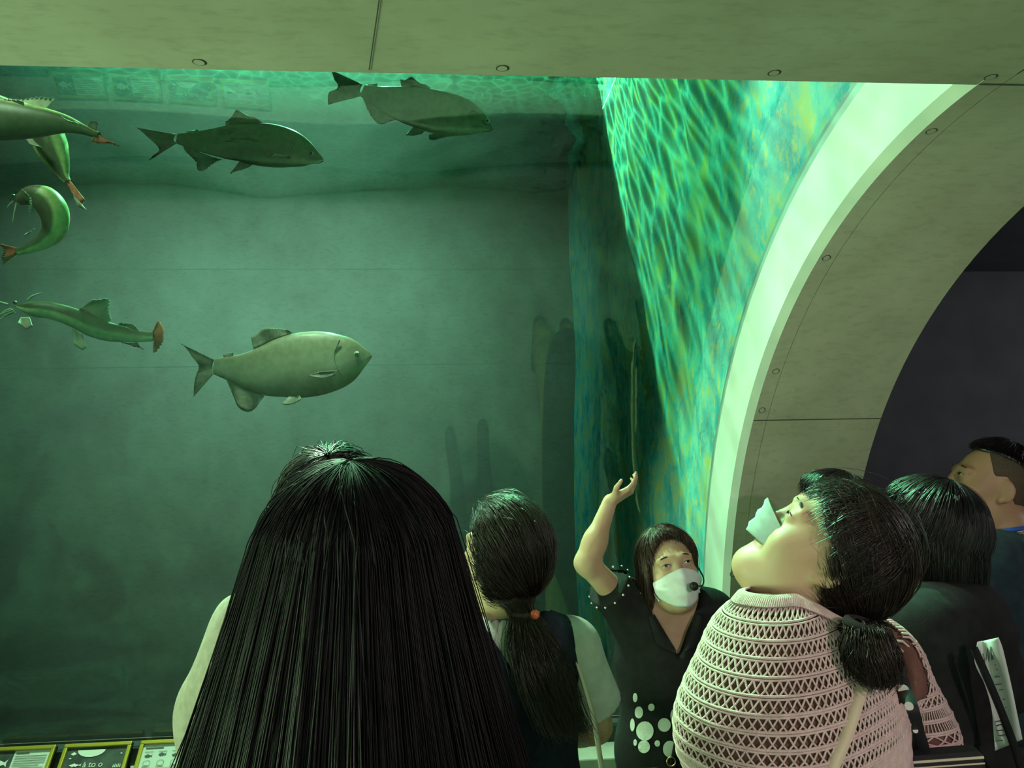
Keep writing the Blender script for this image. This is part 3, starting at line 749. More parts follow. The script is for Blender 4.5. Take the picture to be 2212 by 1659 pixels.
class Fish:
    def __init__(s, name, label, d, yaw=0.0, group=None, ref=(0, 0)):
        s.d, s.yaw, s.ref = d, yaw, ref
        s.o = empty(name, at(ref[0], ref[1], d)); tag(s.o, label, 'fish', group)
        s.org = np.array(at(ref[0], ref[1], d))
    def dep(s, px): return s.d + s.yaw * (px - s.ref[0]) / FPX * s.d
    def p(s, px, py, off=0.0): return np.array(at(px, py, s.dep(px))) + fw * off - s.org
    def body(s, spine, hh, wr, colf, n=44, m=22, name='body'):
        sp = catmull(np.array(spine, float), n); t = np.linspace(0, 1, n); h = np.interp(t, np.linspace(0, 1, len(hh)), hh)
        kk = np.array([1, 2, 3, 2, 1]) / 9; h = np.convolve(np.pad(h, 2, mode='edge'), kk, 'valid'); h[0] = hh[0]; h[-1] = hh[-1]
        T = np.gradient(sp, axis=0); T /= np.linalg.norm(T, axis=1, keepdims=True); Nn = np.stack([T[:, 1], -T[:, 0]], 1)
        a = np.arange(m) / m * 2 * math.pi; V = []; C = []
        for i in range(n):
            sc_ = s.d / FPX
            for b in a:
                ca, sa = math.cos(b), math.sin(b); ww = wr(t[i]) if callable(wr) else wr
                q = sp[i] + Nn[i] * ca * h[i]; V.append(s.p(q[0], q[1], sa * abs(sa) ** -.15 * h[i] * ww * sc_ if sa else 0)); C.append((*colf(t[i], ca * s.side), 1))
        idx = np.arange(n * m).reshape(n, m); F = np.stack([idx[:-1], np.roll(idx[:-1], -1, 1), np.roll(idx[1:], -1, 1), idx[1:]], -1).reshape(-1, 4)
        me = mesh_np(name, np.array(V), F)
        col = me.color_attributes.new('col', 'FLOAT_COLOR', 'POINT'); col.data.foreach_set('color', np.array(C, np.float32).ravel())
        return link(name, me, M_fish, s.o, True)
    side = 1
    def fin(s, name, base, tip, mat, off=0.0, tipoff=0.0, rays=14, rip=.004, thick=.004, parent=None):
        nb = rays * 2 + 1; B = catmull(np.array(base, float), nb); Tp = catmull(np.array(tip, float), nb); nv = 7; V = []
        for i in range(nb):
            for j in range(nv):
                u = j / (nv - 1); q = B[i] * (1 - u) + Tp[i] * u; V.append(s.p(q[0], q[1], off + tipoff * u + (rip if i % 2 else -rip) * (0.3 + .7 * u) + .012 * u * math.sin(i * .35)))
        idx = np.arange(nb * nv).reshape(nb, nv); F = np.stack([idx[:-1, :-1], idx[1:, :-1], idx[1:, 1:], idx[:-1, 1:]], -1).reshape(-1, 4)
        o = link(name, mesh_np(name, np.array(V), F), mat, parent or s.o, False); so = o.modifiers.new('t', 'SOLIDIFY'); so.thickness = thick
        return o
    def eye(s, px, py, off, r=.012):
        F = Field(*[lines((-r * 1.5, r * 1.5, r / 5))] * 3); F.ell((0, 0, 0), (r, r, r), k=.001); V, Q = F.mesh(1)
        e = link('eye', mesh_np('eye', V + s.p(px, py, off), Q), M_eyef, s.o, True)
        F = Field(*[lines((-r * 1.5, r * 1.5, r / 5))] * 3); F.ell((0, 0, 0), (r * .62,) * 3, k=.001); V, Q = F.mesh(1)
        link('pupil', mesh_np('pupil', V + s.p(px, py, off - r * .55), Q), M_pupil, e, True)
    def line(s, name, pts, r, mat, off=0.0):
        P_ = catmull(np.array(pts, float), 20); w_ = np.array([s.p(q[0], q[1], off) for q in P_]); V, F = tube_arrays(w_, np.linspace(r, r * .4, 20), 5)
        return link(name, mesh_np(name, V, F), mat, s.o, True)
M_eyef = plain('fish_eye', (.30, .32, .22), .2); M_pupil = plain('fish_pupil', (.01, .01, .01), .15)

def contour(top, bot, n=10):
    """top/bottom outlines (snout..tail) -> spine and half heights"""
    def res(c):
        c = np.array(c, float); L = np.r_[0, np.cumsum(np.abs(np.diff(c[:, 0])))]; u = np.linspace(0, L[-1], n); return np.stack([np.interp(u, L, c[:, i]) for i in range(2)], 1)
    a, b = res(top), res(bot); return (a + b) / 2, list(np.abs(a[:, 1] - b[:, 1]) / 2)

def pacu_col(belly, flank=(.115, .12, .08), back=(.165, .17, .11)):
    def f(t, c):
        u = (c + 1) / 2; k = np.array(belly) * max(0, (.30 - u) / .30) * max(0, 1 - t * 1.5) ; base = np.array(flank) * (1 - u) + np.array(back) * u
        return tuple(base * (1 - (k.max() > 0) * .3) + k)
    return f
def pwid(t): return .42 * min(1, (t + .05) * 6) * (1 - .55 * t)

GRP = 'pacu swimming in the tank'
def pacu(label, d, yaw, top, bot, tail, dorsal, anal, pelvic, pect, adip, eye, belly, tailpale=None, gill=None):
    f = Fish('pacu', label, d, yaw, GRP, ref=((top[0][0] + top[-1][0]) / 2, top[len(top) // 2][1] + 40)); f.side = 1
    sp, hh = contour(top, bot); hh[0] *= .55
    f.side = -1
    T = sp[-1] - sp[0]
    f.side = -1 if True else 1
    # Nn for a right-to-left spine points down: flip so that +1 is the back
    f.body(sp, hh, pwid, pacu_col(belly))
    f.fin('tail_fin', tail[0], tail[1], M_fin_grey, rays=18)
    f.fin('dorsal_fin', dorsal[0], dorsal[1], M_fin_grey)
    f.fin('anal_fin', anal[0], anal[1], M_fin_grey)
    w0 = max(hh) * d / FPX * .36
    f.fin('pelvic_fin', pelvic[0], pelvic[1], M_fin_grey, off=-w0 * .35, tipoff=-.02, rays=8)
    f.fin('pectoral_fin', pect[0], pect[1], M_fin_grey if not tailpale else M_fin_pale, off=-w0 * .92, tipoff=-.02, rays=8)
    f.fin('adipose_fin', adip[0], adip[1], M_fin_grey, rays=5)
    f.eye(eye[0], eye[1], -w0 * .62, .013)
    if gill: f.line('gill_edge', gill, .004, M_fin_grey, off=-w0 * .86)
    f.line('mouth_line', [(top[0][0] + 1, top[0][1] + 6), (top[0][0] - 10, top[0][1] + 11), (top[0][0] - 22, top[0][1] + 12)], .003, M_pupil, off=-w0 * .34)
    return f

def build_fish():
    pacu('heavy grey pacu with a yellowish belly, lowest of the three', 3.75, .12,
         [(804, 764), (797, 748), (785, 736), (760, 725), (722, 716), (682, 714), (640, 719), (600, 734), (560, 751), (520, 764), (490, 771), (463, 775)],
         [(803, 772), (797, 788), (783, 803), (750, 830), (712, 849), (662, 860), (618, 860), (570, 856), (532, 842), (503, 826), (480, 813), (462, 808)],
         ([(463, 777), (460, 784), (459, 791), (460, 799), (463, 806)], [(391, 741), (412, 766), (428, 786), (424, 812), (419, 857)]),
         ([(548, 754), (575, 743), (605, 729), (632, 719)], [(544, 728), (565, 712), (590, 708), (620, 713)]),
         ([(486, 812), (512, 828), (545, 846), (572, 855)], [(500, 846), (512, 874), (536, 890), (560, 872)]),
         ([(648, 852), (640, 855), (628, 855)], [(655, 862), (633, 873), (616, 872)]),
         ([(735, 800), (732, 806), (726, 812)], [(700, 803), (676, 812), (705, 818)]),
         ([(485, 772), (493, 770), (502, 769)], [(484, 766), (492, 761), (503, 762)]), (774, 765), (.26, .25, .06), gill=[(738, 736), (727, 765), (732, 790), (748, 812)])
    pacu('sleek dark-finned pacu with one pale tail lobe', 3.8, .06,
         [(699, 343), (690, 332), (680, 322), (662, 304), (636, 284), (602, 270), (565, 264), (502, 268), (435, 282), (381, 289)],
         [(699, 346), (690, 354), (669, 361), (636, 364), (600, 363), (569, 361), (522, 349), (478, 342), (425, 325), (383, 310)],
         ([(382, 290), (378, 295), (376, 300), (378, 305), (383, 309)], [(297, 276), (318, 295), (342, 318), (336, 334), (323, 347)]),
         ([(488, 272), (515, 268), (540, 266), (566, 265)], [(489, 262), (508, 240), (524, 243), (552, 256)]),
         ([(394, 312), (415, 322), (445, 334), (480, 345)], [(400, 326), (426, 352), (431, 369), (462, 352)]),
         ([(546, 356), (534, 354), (520, 350)], [(545, 362), (518, 372), (505, 380)]),
         ([(636, 342), (632, 345), (628, 348)], [(600, 340), (578, 340), (600, 346)]),
         ([(405, 287), (415, 285), (428, 283)], [(405, 284), (414, 280), (426, 281)]), (676, 336), (.26, .27, .16), tailpale=True, gill=[(640, 312), (629, 332), (634, 352)])
    pacu('pacu nearest the surface with its tail touching the concrete edge', 3.62, .08,
         [(1064, 275), (1058, 266), (1052, 257), (1037, 239), (1010, 216), (976, 202), (927, 190), (870, 185), (813, 185), (783, 182)],
         [(1064, 280), (1059, 288), (1033, 293), (991, 297), (946, 290), (896, 274), (857, 258), (830, 242), (805, 224), (783, 208)],
         ([(784, 183), (780, 189), (778, 195), (780, 202), (784, 207)], [(716, 152), (722, 172), (730, 186), (712, 200), (709, 227)]),
         ([(868, 187), (890, 187), (910, 189), (930, 192)], [(866, 172), (884, 167), (900, 174), (918, 184)]),
         ([(783, 210), (805, 226), (830, 243), (857, 260)], [(792, 232), (806, 256), (818, 267), (842, 262)]),
         ([(918, 283), (908, 280), (896, 275)], [(915, 291), (890, 297), (881, 298)]),
         ([(985, 296), (968, 294), (948, 291)], [(950, 306), (932, 309), (931, 302)]),
         ([(797, 185), (805, 184), (815, 185)], [(797, 182), (804, 179), (812, 182)]), (1053, 266), (.24, .26, .16), gill=[(1012, 250), (1022, 244), (1034, 250)])

    GC = 'redtail catfish gathered at the left'
    def cat_col(stripe=.35, lo=(.62, .66, .46), up=(.10, .12, .06)):
        def f(t, c): return lo if c < -stripe else up
        return f
    # full side view
    f = Fish('redtail_catfish', 'catfish swimming left with a white side stripe and ragged red tail', 3.5, .1, GC, ref=(190, 700)); f.side = 1
    top = [(35, 658), (45, 653), (60, 651), (85, 650), (110, 652), (156, 664), (194, 680), (218, 692), (257, 701), (295, 714), (330, 718)]
    bot = [(36, 664), (45, 674), (60, 682), (85, 687), (117, 689), (163, 708), (194, 726), (233, 737), (280, 740), (310, 739), (333, 737)]
    sp, hh = contour(top, bot); f.side = 1
    f.body(sp, hh, lambda t: .95 * min(1, (t + .1) * 4) * (1 - .6 * t), cat_col(-.12))
    f.fin('tail_fin', [(331, 718), (332, 724), (333, 731), (333, 737)], [(344, 693), (352, 718), (353, 735), (332, 762)], M_fin_red, rays=12, rip=.01)
    f.fin('dorsal_fin', [(172, 668), (185, 674), (200, 682), (216, 692)], [(205, 648), (233, 646), (236, 668), (238, 693)], M_fin_pale, rays=10, rip=.008)
    f.fin('adipose_fin', [(255, 700), (270, 705), (285, 710), (300, 716)], [(264, 699), (280, 698), (292, 704), (300, 716)], M_fin_grey, rays=6)
    f.fin('pectoral_fin', [(72, 690), (80, 690), (92, 690)], [(78, 704), (95, 716), (113, 710)], M_fin_pale, off=-.09, tipoff=-.04, rays=8)
    f.fin('pelvic_fin', [(170, 712), (180, 718), (192, 726)], [(182, 748), (198, 758), (212, 752)], M_fin_pale, off=-.05, tipoff=-.03, rays=7)
    f.fin('anal_fin', [(262, 740), (280, 741), (298, 740)], [(285, 747), (305, 752), (313, 755)], M_fin_grey, rays=6)
    f.eye(54, 657, -.07, .009)
    for w_ in ([(36, 661), (20, 656), (-10, 648)], [(48, 672), (20, 682), (-6, 700)], [(50, 676), (35, 682), (20, 692)], [(78, 651), (90, 642), (108, 636)], [(44, 670), (28, 676), (10, 690)]): f.line('barbel', w_, .006, M_barbel, off=-.06)
    # curled one
    f = Fish('redtail_catfish', 'catfish curled into a bow with a pale outer edge', 3.3, 0, GC, ref=(90, 490)); f.side = 1
    f.body([(42, 432), (66, 424), (98, 432), (118, 462), (116, 498), (92, 522), (62, 536), (38, 544)], [12, 22, 30, 30, 25, 17, 11, 8], .8, lambda t, c: (.55, .62, .28) if c > .35 and t > .25 else (.10, .12, .06))
    f.fin('tail_fin', [(44, 537), (40, 543), (37, 550)], [(-2, 526), (10, 548), (6, 572)], M_fin_red, rays=10, rip=.01)
    f.fin('dorsal_fin', [(74, 428), (84, 440), (90, 452), (94, 468)], [(86, 426), (98, 440), (104, 456), (104, 472)], M_fin_pale, off=-.07, tipoff=-.05, rays=8, rip=.008)
    f.fin('pelvic_fin', [(92, 498), (84, 504), (78, 508)], [(88, 500), (74, 508), (72, 514)], M_fin_pale, off=-.05, rays=5)
    f.eye(42, 428, -.04, .008)
    for w_ in ([(40, 438), (30, 446), (26, 452)], [(46, 442), (40, 470), (38, 484)]): f.line('barbel', w_, .005, M_barbel, off=-.03)
    # diving one
    f = Fish('redtail_catfish', 'catfish heading upwards with its thin red tail hanging down', 3.8, 0, GC, ref=(110, 350)); f.side = 1
    f.body([(92, 262), (100, 290), (112, 320), (126, 352), (138, 380), (146, 392)], [26, 36, 34, 24, 11, 7], .8, lambda t, c: (.58, .64, .30) if abs(c) > .62 else (.09, .11, .06))
    f.fin('tail_fin', [(142, 388), (147, 391), (152, 390)], [(158, 420), (176, 438), (188, 434)], M_fin_red, rays=8, rip=.01)
    f.fin('dorsal_fin', [(84, 296), (96, 312), (108, 326), (118, 334)], [(80, 294), (92, 318), (106, 332), (120, 336)], M_fin_pale, off=-.10, tipoff=-.04, rays=8, rip=.008)
    f.fin('anal_fin', [(150, 398), (156, 410), (160, 430)], [(168, 446), (182, 452), (192, 456)], M_fin_pale, rays=6)
    # one leaving the frame at the top left
    f = Fish('redtail_catfish', 'catfish cut off by the left edge near the surface, orange tail forward', 3.35, 0, GC, ref=(60, 260)); f.side = 1
    f.body([(-150, 268), (-80, 262), (0, 258), (70, 262), (130, 266), (175, 278), (200, 288), (214, 292)], [26, 44, 46, 36, 22, 11, 8, 7], .75, lambda t, c: (.66, .70, .30) if c > .72 else (.09, .11, .06))  # pale top edge paints the rim light into the skin colour
    f.fin('tail_fin', [(208, 284), (212, 290), (218, 294)], [(199, 307), (226, 310), (258, 314)], M_fin_red, rays=10, rip=.008)
    f.fin('dorsal_fin', [(-20, 220), (20, 222), (50, 230), (80, 240)], [(0, 205), (40, 208), (80, 207), (106, 207)], M_fin_pale, off=.03, rays=10, rip=.008)
    f.fin('pectoral_fin', [(40, 232), (70, 244), (100, 256)], [(44, 236), (76, 252), (118, 258)], M_fin_pale, off=-.15, tipoff=-.05, rays=8, rip=.008)
    f.fin('pelvic_fin', [(150, 262), (166, 270), (182, 274)], [(156, 268), (172, 276), (190, 278)], M_fin_pale, off=-.06, rays=5)
    f.fin('adipose_fin', [(190, 272), (198, 278), (206, 284)], [(196, 262), (208, 262), (210, 272)], M_fin_grey, rays=5)

# ------------------------------------------------------------------ people
def fabric(name, c1, c2, scale=30, bump=0.25, bscale=260, rough=0.9, sheen=0.0): return noise_mat(name, c1, c2, scale, rough, bump, bscale, spec=0.15, detail=3, sheen=sheen)
M_black_knit = fabric('black_jersey', (0.012, 0.012, 0.013), (0.018, 0.018, 0.019))
M_navy = fabric('navy_cotton', (0.010, 0.013, 0.022), (0.016, 0.020, 0.032))
M_dark_teal = fabric('dark_navy_sweat', (0.016, 0.030, 0.040), (0.024, 0.042, 0.052))
M_white_tee = fabric('white_cotton', (0.42, 0.42, 0.40), (0.50, 0.50, 0.48))
M_linen = fabric('cream_linen', (0.30, 0.27, 0.23), (0.38, 0.34, 0.29), 60, 0.35, 400)
M_jeans = fabric('dark_trousers', (0.02, 0.022, 0.03), (0.03, 0.032, 0.042))
M_khaki = fabric('khaki_cotton', (0.20, 0.17, 0.06), (0.26, 0.22, 0.08))
M_shoe = plain('shoe_leather', (0.02, 0.02, 0.02), 0.5)
M_blue = plain('lanyard_blue', (0.012, 0.06, 0.36), 0.6)
M_gold = plain('gold_metal', (0.75, 0.55, 0.18), 0.3, 1.0)
M_steel = plain('steel_metal', (0.6, 0.6, 0.58), 0.3, 1.0)
M_eye = plain('eye_white', (0.75, 0.74, 0.70), 0.25)
M_iris = plain('eye_iris', (0.015, 0.010, 0.008), 0.15)
M_brow = plain('eyebrow_hair', (0.03, 0.022, 0.018), 0.7)
M_nail = plain('lip_skin', (0.45, 0.22, 0.18), 0.45)
M_mask = noise_mat('mask_nonwoven', (0.66, 0.70, 0.70), (0.74, 0.78, 0.78), 40, 0.8, 0.15, 300)

def folds(amp, specs):
    def fn(X, Y, Z):
        o = 0
        for a, fx, fy, fz, ph in specs: o = o + a * np.sin(fx * X + fy * Y + fz * Z + ph)
        return amp * o
    return fn
FOLD = ((1, 9, 7, 14, .3), (.7, -16, 12, 9, 1.1), (.5, 24, -8, 21, 2.0), (.35, 13, 33, -17, .7))

def trousers(P, mat, skirt=False):
    q = P.k
    F = Field(lines((-.30, .30, .012)), lines((-.22, .24, .012)), lines((-.02, 1.06 * q, .014)))
    if skirt:
        F.cone(P.J['waist'], P.J['knee'] * (0, 1, 1) + (0, 0, -.12 * q), .15 * q, .22 * q, k=.02, flat=((0, 1, 0), .75)); F.cut((0, 0, .34 * q), (0, 0, -1))
    else:
        P.legs(F, 0.014); F.ell(P.J['pelvis'], np.array((.165 * P.wide, .125, .12)) * q, k=.05); F.cut((0, 0, .095 * q), (0, 0, -1))
    F.cut((0, 0, 1.02 * q), (0, 0, 1))
    V, Q = F.mesh(1); P.add('skirt' if skirt else 'trousers', V, Q, mat)
    for sx in (-1, 1):
        F = Field(lines((-.2, .2, .008)), lines((-.1, .24, .008)), lines((-.02, .14, .008)))
        a, t = P.J['ankle'] * (sx, 1, 1), P.J['toe'] * (sx, 1, 1)
        F.cone(a + (0, -.02, -.02), t, .046 * q, .036 * q, k=.02); F.cone(a, a + (0, 0, .03), .045 * q, .045 * q, k=.02); F.cut((0, 0, .002), (0, 0, -1)); F.cut((0, 0, .1 * q), (0, 0, 1))
        V, Q = F.mesh(1); P.add('shoe', V, Q, M_shoe)

def shirt(P, mat, name='shirt', g=.016, sleeve=.35, sleeves=('l', 'r'), hem=.86, loose=0.0, amp=.0035, neck_r=.075, neck_c=None, step=.008, armr=(.062, .056, .046, .036), box=None, neckcut=True, hipw=1.05, dispf=None, vneck=None):
    q = P.k; bx = box or ((-.36, .36), (-.26, .30))
    F = Field(lines((bx[0][0], bx[0][1], step)), lines((bx[1][0], bx[1][1], step)), lines((hem * q - .05, 1.52 * q, step)))
    P.torso(F, g + loose, hipw=hipw)
    if loose: F.cone(P.J['chest'], P.J['pelvis'] + (0, 0, -.08), .15 * q * P.wide + loose, .16 * q * P.wide + loose, k=.04, flat=((0, 1, 0), .78))
    for sd in sleeves: P.arm(F, sd, g, sleeve, armr)
    F.disp(dispf or folds(amp, FOLD))
    F.cut((0, 0, hem * q), (0, 0, -1))
    for sd in sleeves:
        S, E, Wp = (P.J[n + sd] for n in ('shoulder_', 'elbow_', 'wrist_'))
        e, dv = (S + (E - S) * sleeve * 2, E - S) if sleeve <= .5 else (E + (Wp - E) * (sleeve * 2 - 1), Wp - E)
        dv = dv / np.linalg.norm(dv)
        # flat sleeve end, only near the sleeve
        def fn(X, Y, Z, e=e, dv=dv):
            a = (X - e[0]) * dv[0] + (Y - e[1]) * dv[1] + (Z - e[2]) * dv[2]
            r = np.sqrt((X - e[0]) ** 2 + (Y - e[1]) ** 2 + (Z - e[2]) ** 2)
            return np.maximum(-a, r - .115)
        F.op(e - .12, e + .12, fn, k=.004, mode='s')
    if neckcut:
        nc = P.J['neck'] + (0, .02, .035) if neck_c is None else neck_c
        F.ell(nc, (neck_r * q, neck_r * 1.05 * q, .05 * q), k=.006, mode='s')
        F.cone(nc, nc + (0, 0, .15), neck_r * .95 * q, neck_r * 1.3 * q, k=.004, mode='s')
    if vneck:
        z0, wv = vneck
        F.op((-.12, .0, z0), (.12, .25, 1.6), lambda X, Y, Z: np.maximum((np.abs(X) - (Z - z0) * wv) * .85, .01 - Y), k=.004, mode='s')
    V, Q = F.mesh(1)
    return P.add(name, V, Q, mat), F

def band(P, name, pts, wdt, thick, mat, nrm, label=None, local=True):
    """flat strap swept along pts; nrm(i) outward normals"""
    pts = np.asarray(pts, float); nr = np.asarray(nrm, float); nr = nr / np.linalg.norm(nr, axis=1, keepdims=True)
    T = np.gradient(pts, axis=0); T /= np.linalg.norm(T, axis=1, keepdims=True); B = np.cross(T, nr); B /= np.linalg.norm(B, axis=1, keepdims=True)
    w_ = wdt / 2; t_ = thick / 2
    prof = ((-w_, -t_), (w_, -t_), (w_, t_), (-w_, t_)); n = len(pts)
    V = np.concatenate([[p + B[i] * a + nr[i] * b for a, b in prof] for i, p in enumerate(pts)])
    F = []
    for i in range(n - 1):
        for j in range(4): F.append((i * 4 + j, i * 4 + (j + 1) % 4, i * 4 + 4 + (j + 1) % 4, i * 4 + 4 + j))
    F += [(3, 2, 1, 0), tuple((n - 1) * 4 + j for j in range(4))]
    return P.add(name, V, np.array(F), mat, smooth=False, label=label, local=local)

def catmull(pts, n):
    p = np.asarray(pts, float); p = np.vstack([2 * p[0] - p[1], p, 2 * p[-1] - p[-2]]); out = []
    seg = len(p) - 3; t = np.linspace(0, seg - 1e-6, n); i = t.astype(int); u = (t - i)[:, None]
    a, b, c, d = p[i], p[i + 1], p[i + 2], p[i + 3]
    return .5 * (2 * b + (c - a) * u + (2 * a - 5 * b + 4 * c - d) * u ** 2 + (3 * b - a - 3 * c + d) * u ** 3)

def lanyard(P, r=(.066, .070), dz=-.005, tilt=.35, drop=0.25, wdt=.014):
    """ribbon round the neck, hanging in front"""
    c = P.J['neck'] + (0, .01, .03 * P.k + dz)
    a = np.linspace(-2.45, 2.45, 30); q = P.k
    p = np.stack([c[0] + r[0] * q * np.sin(a), c[1] - r[1] * q * np.cos(a), c[2] + tilt * r[1] * q * np.cos(a)], 1)
    nr = np.stack([np.sin(a), -np.cos(a), 0 * a + .25], 1)
    for sx, rev in ((-1, True), (1, False)):
        e = p[0] if sx < 0 else p[-1]
        t = np.linspace(0, 1, 8)[1:, None]; ex = e + t * (np.array((-e[0] * .8, .09, -drop * q)))
        en = np.tile([0, 1, .3], (7, 1))
        if rev: p = np.vstack([ex[::-1], p]); nr = np.vstack([en, nr])
        else: p = np.vstack([p, ex]); nr = np.vstack([nr, en])
    return band(P, 'lanyard', p, wdt * q, .0025, M_blue, nr, label='blue lanyard ribbon')

SK = (0, -.012, .022)
def hair(P, name, mat, pole, ref, thr, s1, n, radii=(.094, .115, .117), fall=None, m1=12, m2=10, r0=.0007, r1=.0003, jit=.004, wander=.002, s0=0.04, mass_th=60, thick=.02, layer=(.0, .85), flyaway=0.0, c=SK, offs=(0, .006), endjit=0.1):
    """cap of strands over the skull; thr (th0,th1); s1(th) polar extent; fall(E,th,t)->offset (n,m2,3) local"""
    def paths(th, s_0, off, ms, mf, ends=1.0, noise=True):
        S1 = s1(th) * ends
        G = P.hd(cap_path(pole, ref, radii, c, th, np.minimum(s_0, S1 * .95), S1, ms, off))
        if fall is not None:
            t = np.linspace(0, 1, mf + 1)[1:]
            G = np.concatenate([G, G[:, -1:, :] + fall(G[:, -1], th, t)], 1)
        return G
    tg = np.linspace(thr[0], thr[1], mass_th); G = paths(tg, np.full(mass_th, s0), np.full(mass_th, -.003), m1 + 4, m2)
    cen = P.hd(c)
    cc = np.broadcast_to(cen, G.shape).copy()
    if fall is not None: cc[..., 2] = np.minimum(cc[..., 2], G[..., 2])
    V, Q = mass_mesh(G, thick, cc)
    o = P.add(name, V, Q, mat)
    th = rng.uniform(thr[0], thr[1], n); S1 = s1(th)
    u = rng.uniform(layer[0], layer[1], n) ** 1.3
    S = paths(th, s0 + u * (S1 - s0) * .95, rng.uniform(offs[0], offs[1], n), m1, m2, ends=rng.uniform(1 - endjit, 1 + .3 * endjit, n) if endjit else 1.0)
    m = S.shape[1]
    S = S + rng.normal(size=(n, 1, 3)) * jit * np.linspace(0, 1, m)[None, :, None] + smooth_noise(n, m, wander)
    if flyaway:
        k = int(n * .03); S[:k] += smooth_noise(k, m, flyaway)
    me = strands_mesh('hair_strands', (S.reshape(-1, 3) @ P.Rw.T).reshape(n, m, 3), r0, r1)
    st = link('hair_strands', me, mat, o, True)
    return o

def ear_mask(P): pass

def eyes(P, sc=1.0, look=(0, 0), lid=.6):
    hk = P.hk
    for sx in (-1, 1):
        c = P.hd((sx * .033, .0855, .012))
        Re = P.HR @ rotz(-sx * .22)
        a = np.linspace(-1, 1, 13)
        up, lo = .0056 * lid * (1 - a ** 2), -.0034 * lid * (1 - a ** 2)
        rim = np.concatenate([np.stack([a * .0135, .0100 - .004 * a ** 2, up], 1), np.stack([a[::-1] * .0135, .0100 - .004 * a[::-1] ** 2, lo[::-1]], 1)[1:-1]])
        V = np.vstack([[0, .0112, .001], rim]); n = len(rim)
        Fq = np.array([(0, 1 + i, 1 + (i + 1) % n) for i in range(n)])
        e = P.add('eye', (V * hk * sc) @ Re.T + c, Fq, M_eye)
        t = np.linspace(0, 2 * math.pi, 15)[:-1]; ic = np.array((look[0], .0116, .001 + look[1]))
        rr = .0052
        V = np.vstack([ic, np.stack([ic[0] + rr * np.cos(t), 0 * t + ic[1] - .0004, np.clip(ic[2] + rr * np.sin(t), -.0030 * lid, .0050 * lid)], 1)])
        P.add('iris', (V * hk * sc) @ Re.T + c, np.array([(0, 1 + i, 1 + (i + 1) % 14) for i in range(14)]), M_iris, parent=e)
        # lash line and brow
        ln = np.stack([a * .0145, .0105 - .004 * a ** 2, .0058 * lid * (1 - a ** 2) + .0006], 1)
        V, Q = tube_arrays((ln * hk * sc) @ Re.T + c, .0011 * (1.15 - .6 * np.abs(a))); P.add('eyelashes', V, Q, M_iris, parent=e)
        b = P.hd((sx * .034, .0875, .034)); ln = np.stack([a * .018, .0035 - .006 * a ** 2, -.003 * a * sx * 1.2 + .003 * (1 - a ** 2)], 1)
        V, Q = tube_arrays((ln * hk * sc) @ Re.T + b, .0020 * (1.1 - .75 * np.abs(a) ** 2)); P.add('eyebrow', V, Q, M_brow)

# ---- long-haired visitor in front
def build_longhair():
    P = Person('person', 'person seen from behind with very long straight dark hair, closest to the camera', 772, 1006, 1.0, 2, wide=.86)
    P.J['shoulder_r'][2] -= .035; P.J['shoulder_l'][2] -= .035; P.J['neck'][2] -= .01
    F = P.grid(.010); P.torso(F); P.legs(F); P.neckp(F); P.headp(F, face=False)
    for sd in 'lr': P.arm(F, sd); P.hand(F, sd, (0, .3, -1), (1 if sd == 'l' else -1, 0, 0))
    P.body(F, M_skin)
    shirt(P, M_black_knit, 'black_top', sleeve=.5)
    trousers(P, M_jeans)
    fwd = np.array([0, 1, 0])
    def fall(E, th, t):
        rel = E - P.HC; o = np.zeros((len(E), len(t), 3)); L = .80 + .05 * np.sin(th * 9)
        o[..., 0] = rel[:, 0:1] * np.where(t < .40, 1.85 * t, .74 + .15 * (t - .40))[None]
        o[..., 1] = -0.03 * np.sin(math.pi * t)[None] + rel[:, 1:2] * np.where(t < .36, .9 * t, .32)[None] - .02 * t[None]
        o[..., 2] = -L[:, None] * t[None]
        return o
    hair(P, 'long_hair', M_hair_long, (-.05, -.25, 1), (0, 1, 0), (.75, 2 * math.pi - .75), lambda th: 1.30 + 0 * th, 5600, radii=(.116, .122, .122), fall=fall, m1=9, m2=15, r0=.0008, r1=.0004, jit=.010, wander=.004, flyaway=.02, thick=.03)
    return P

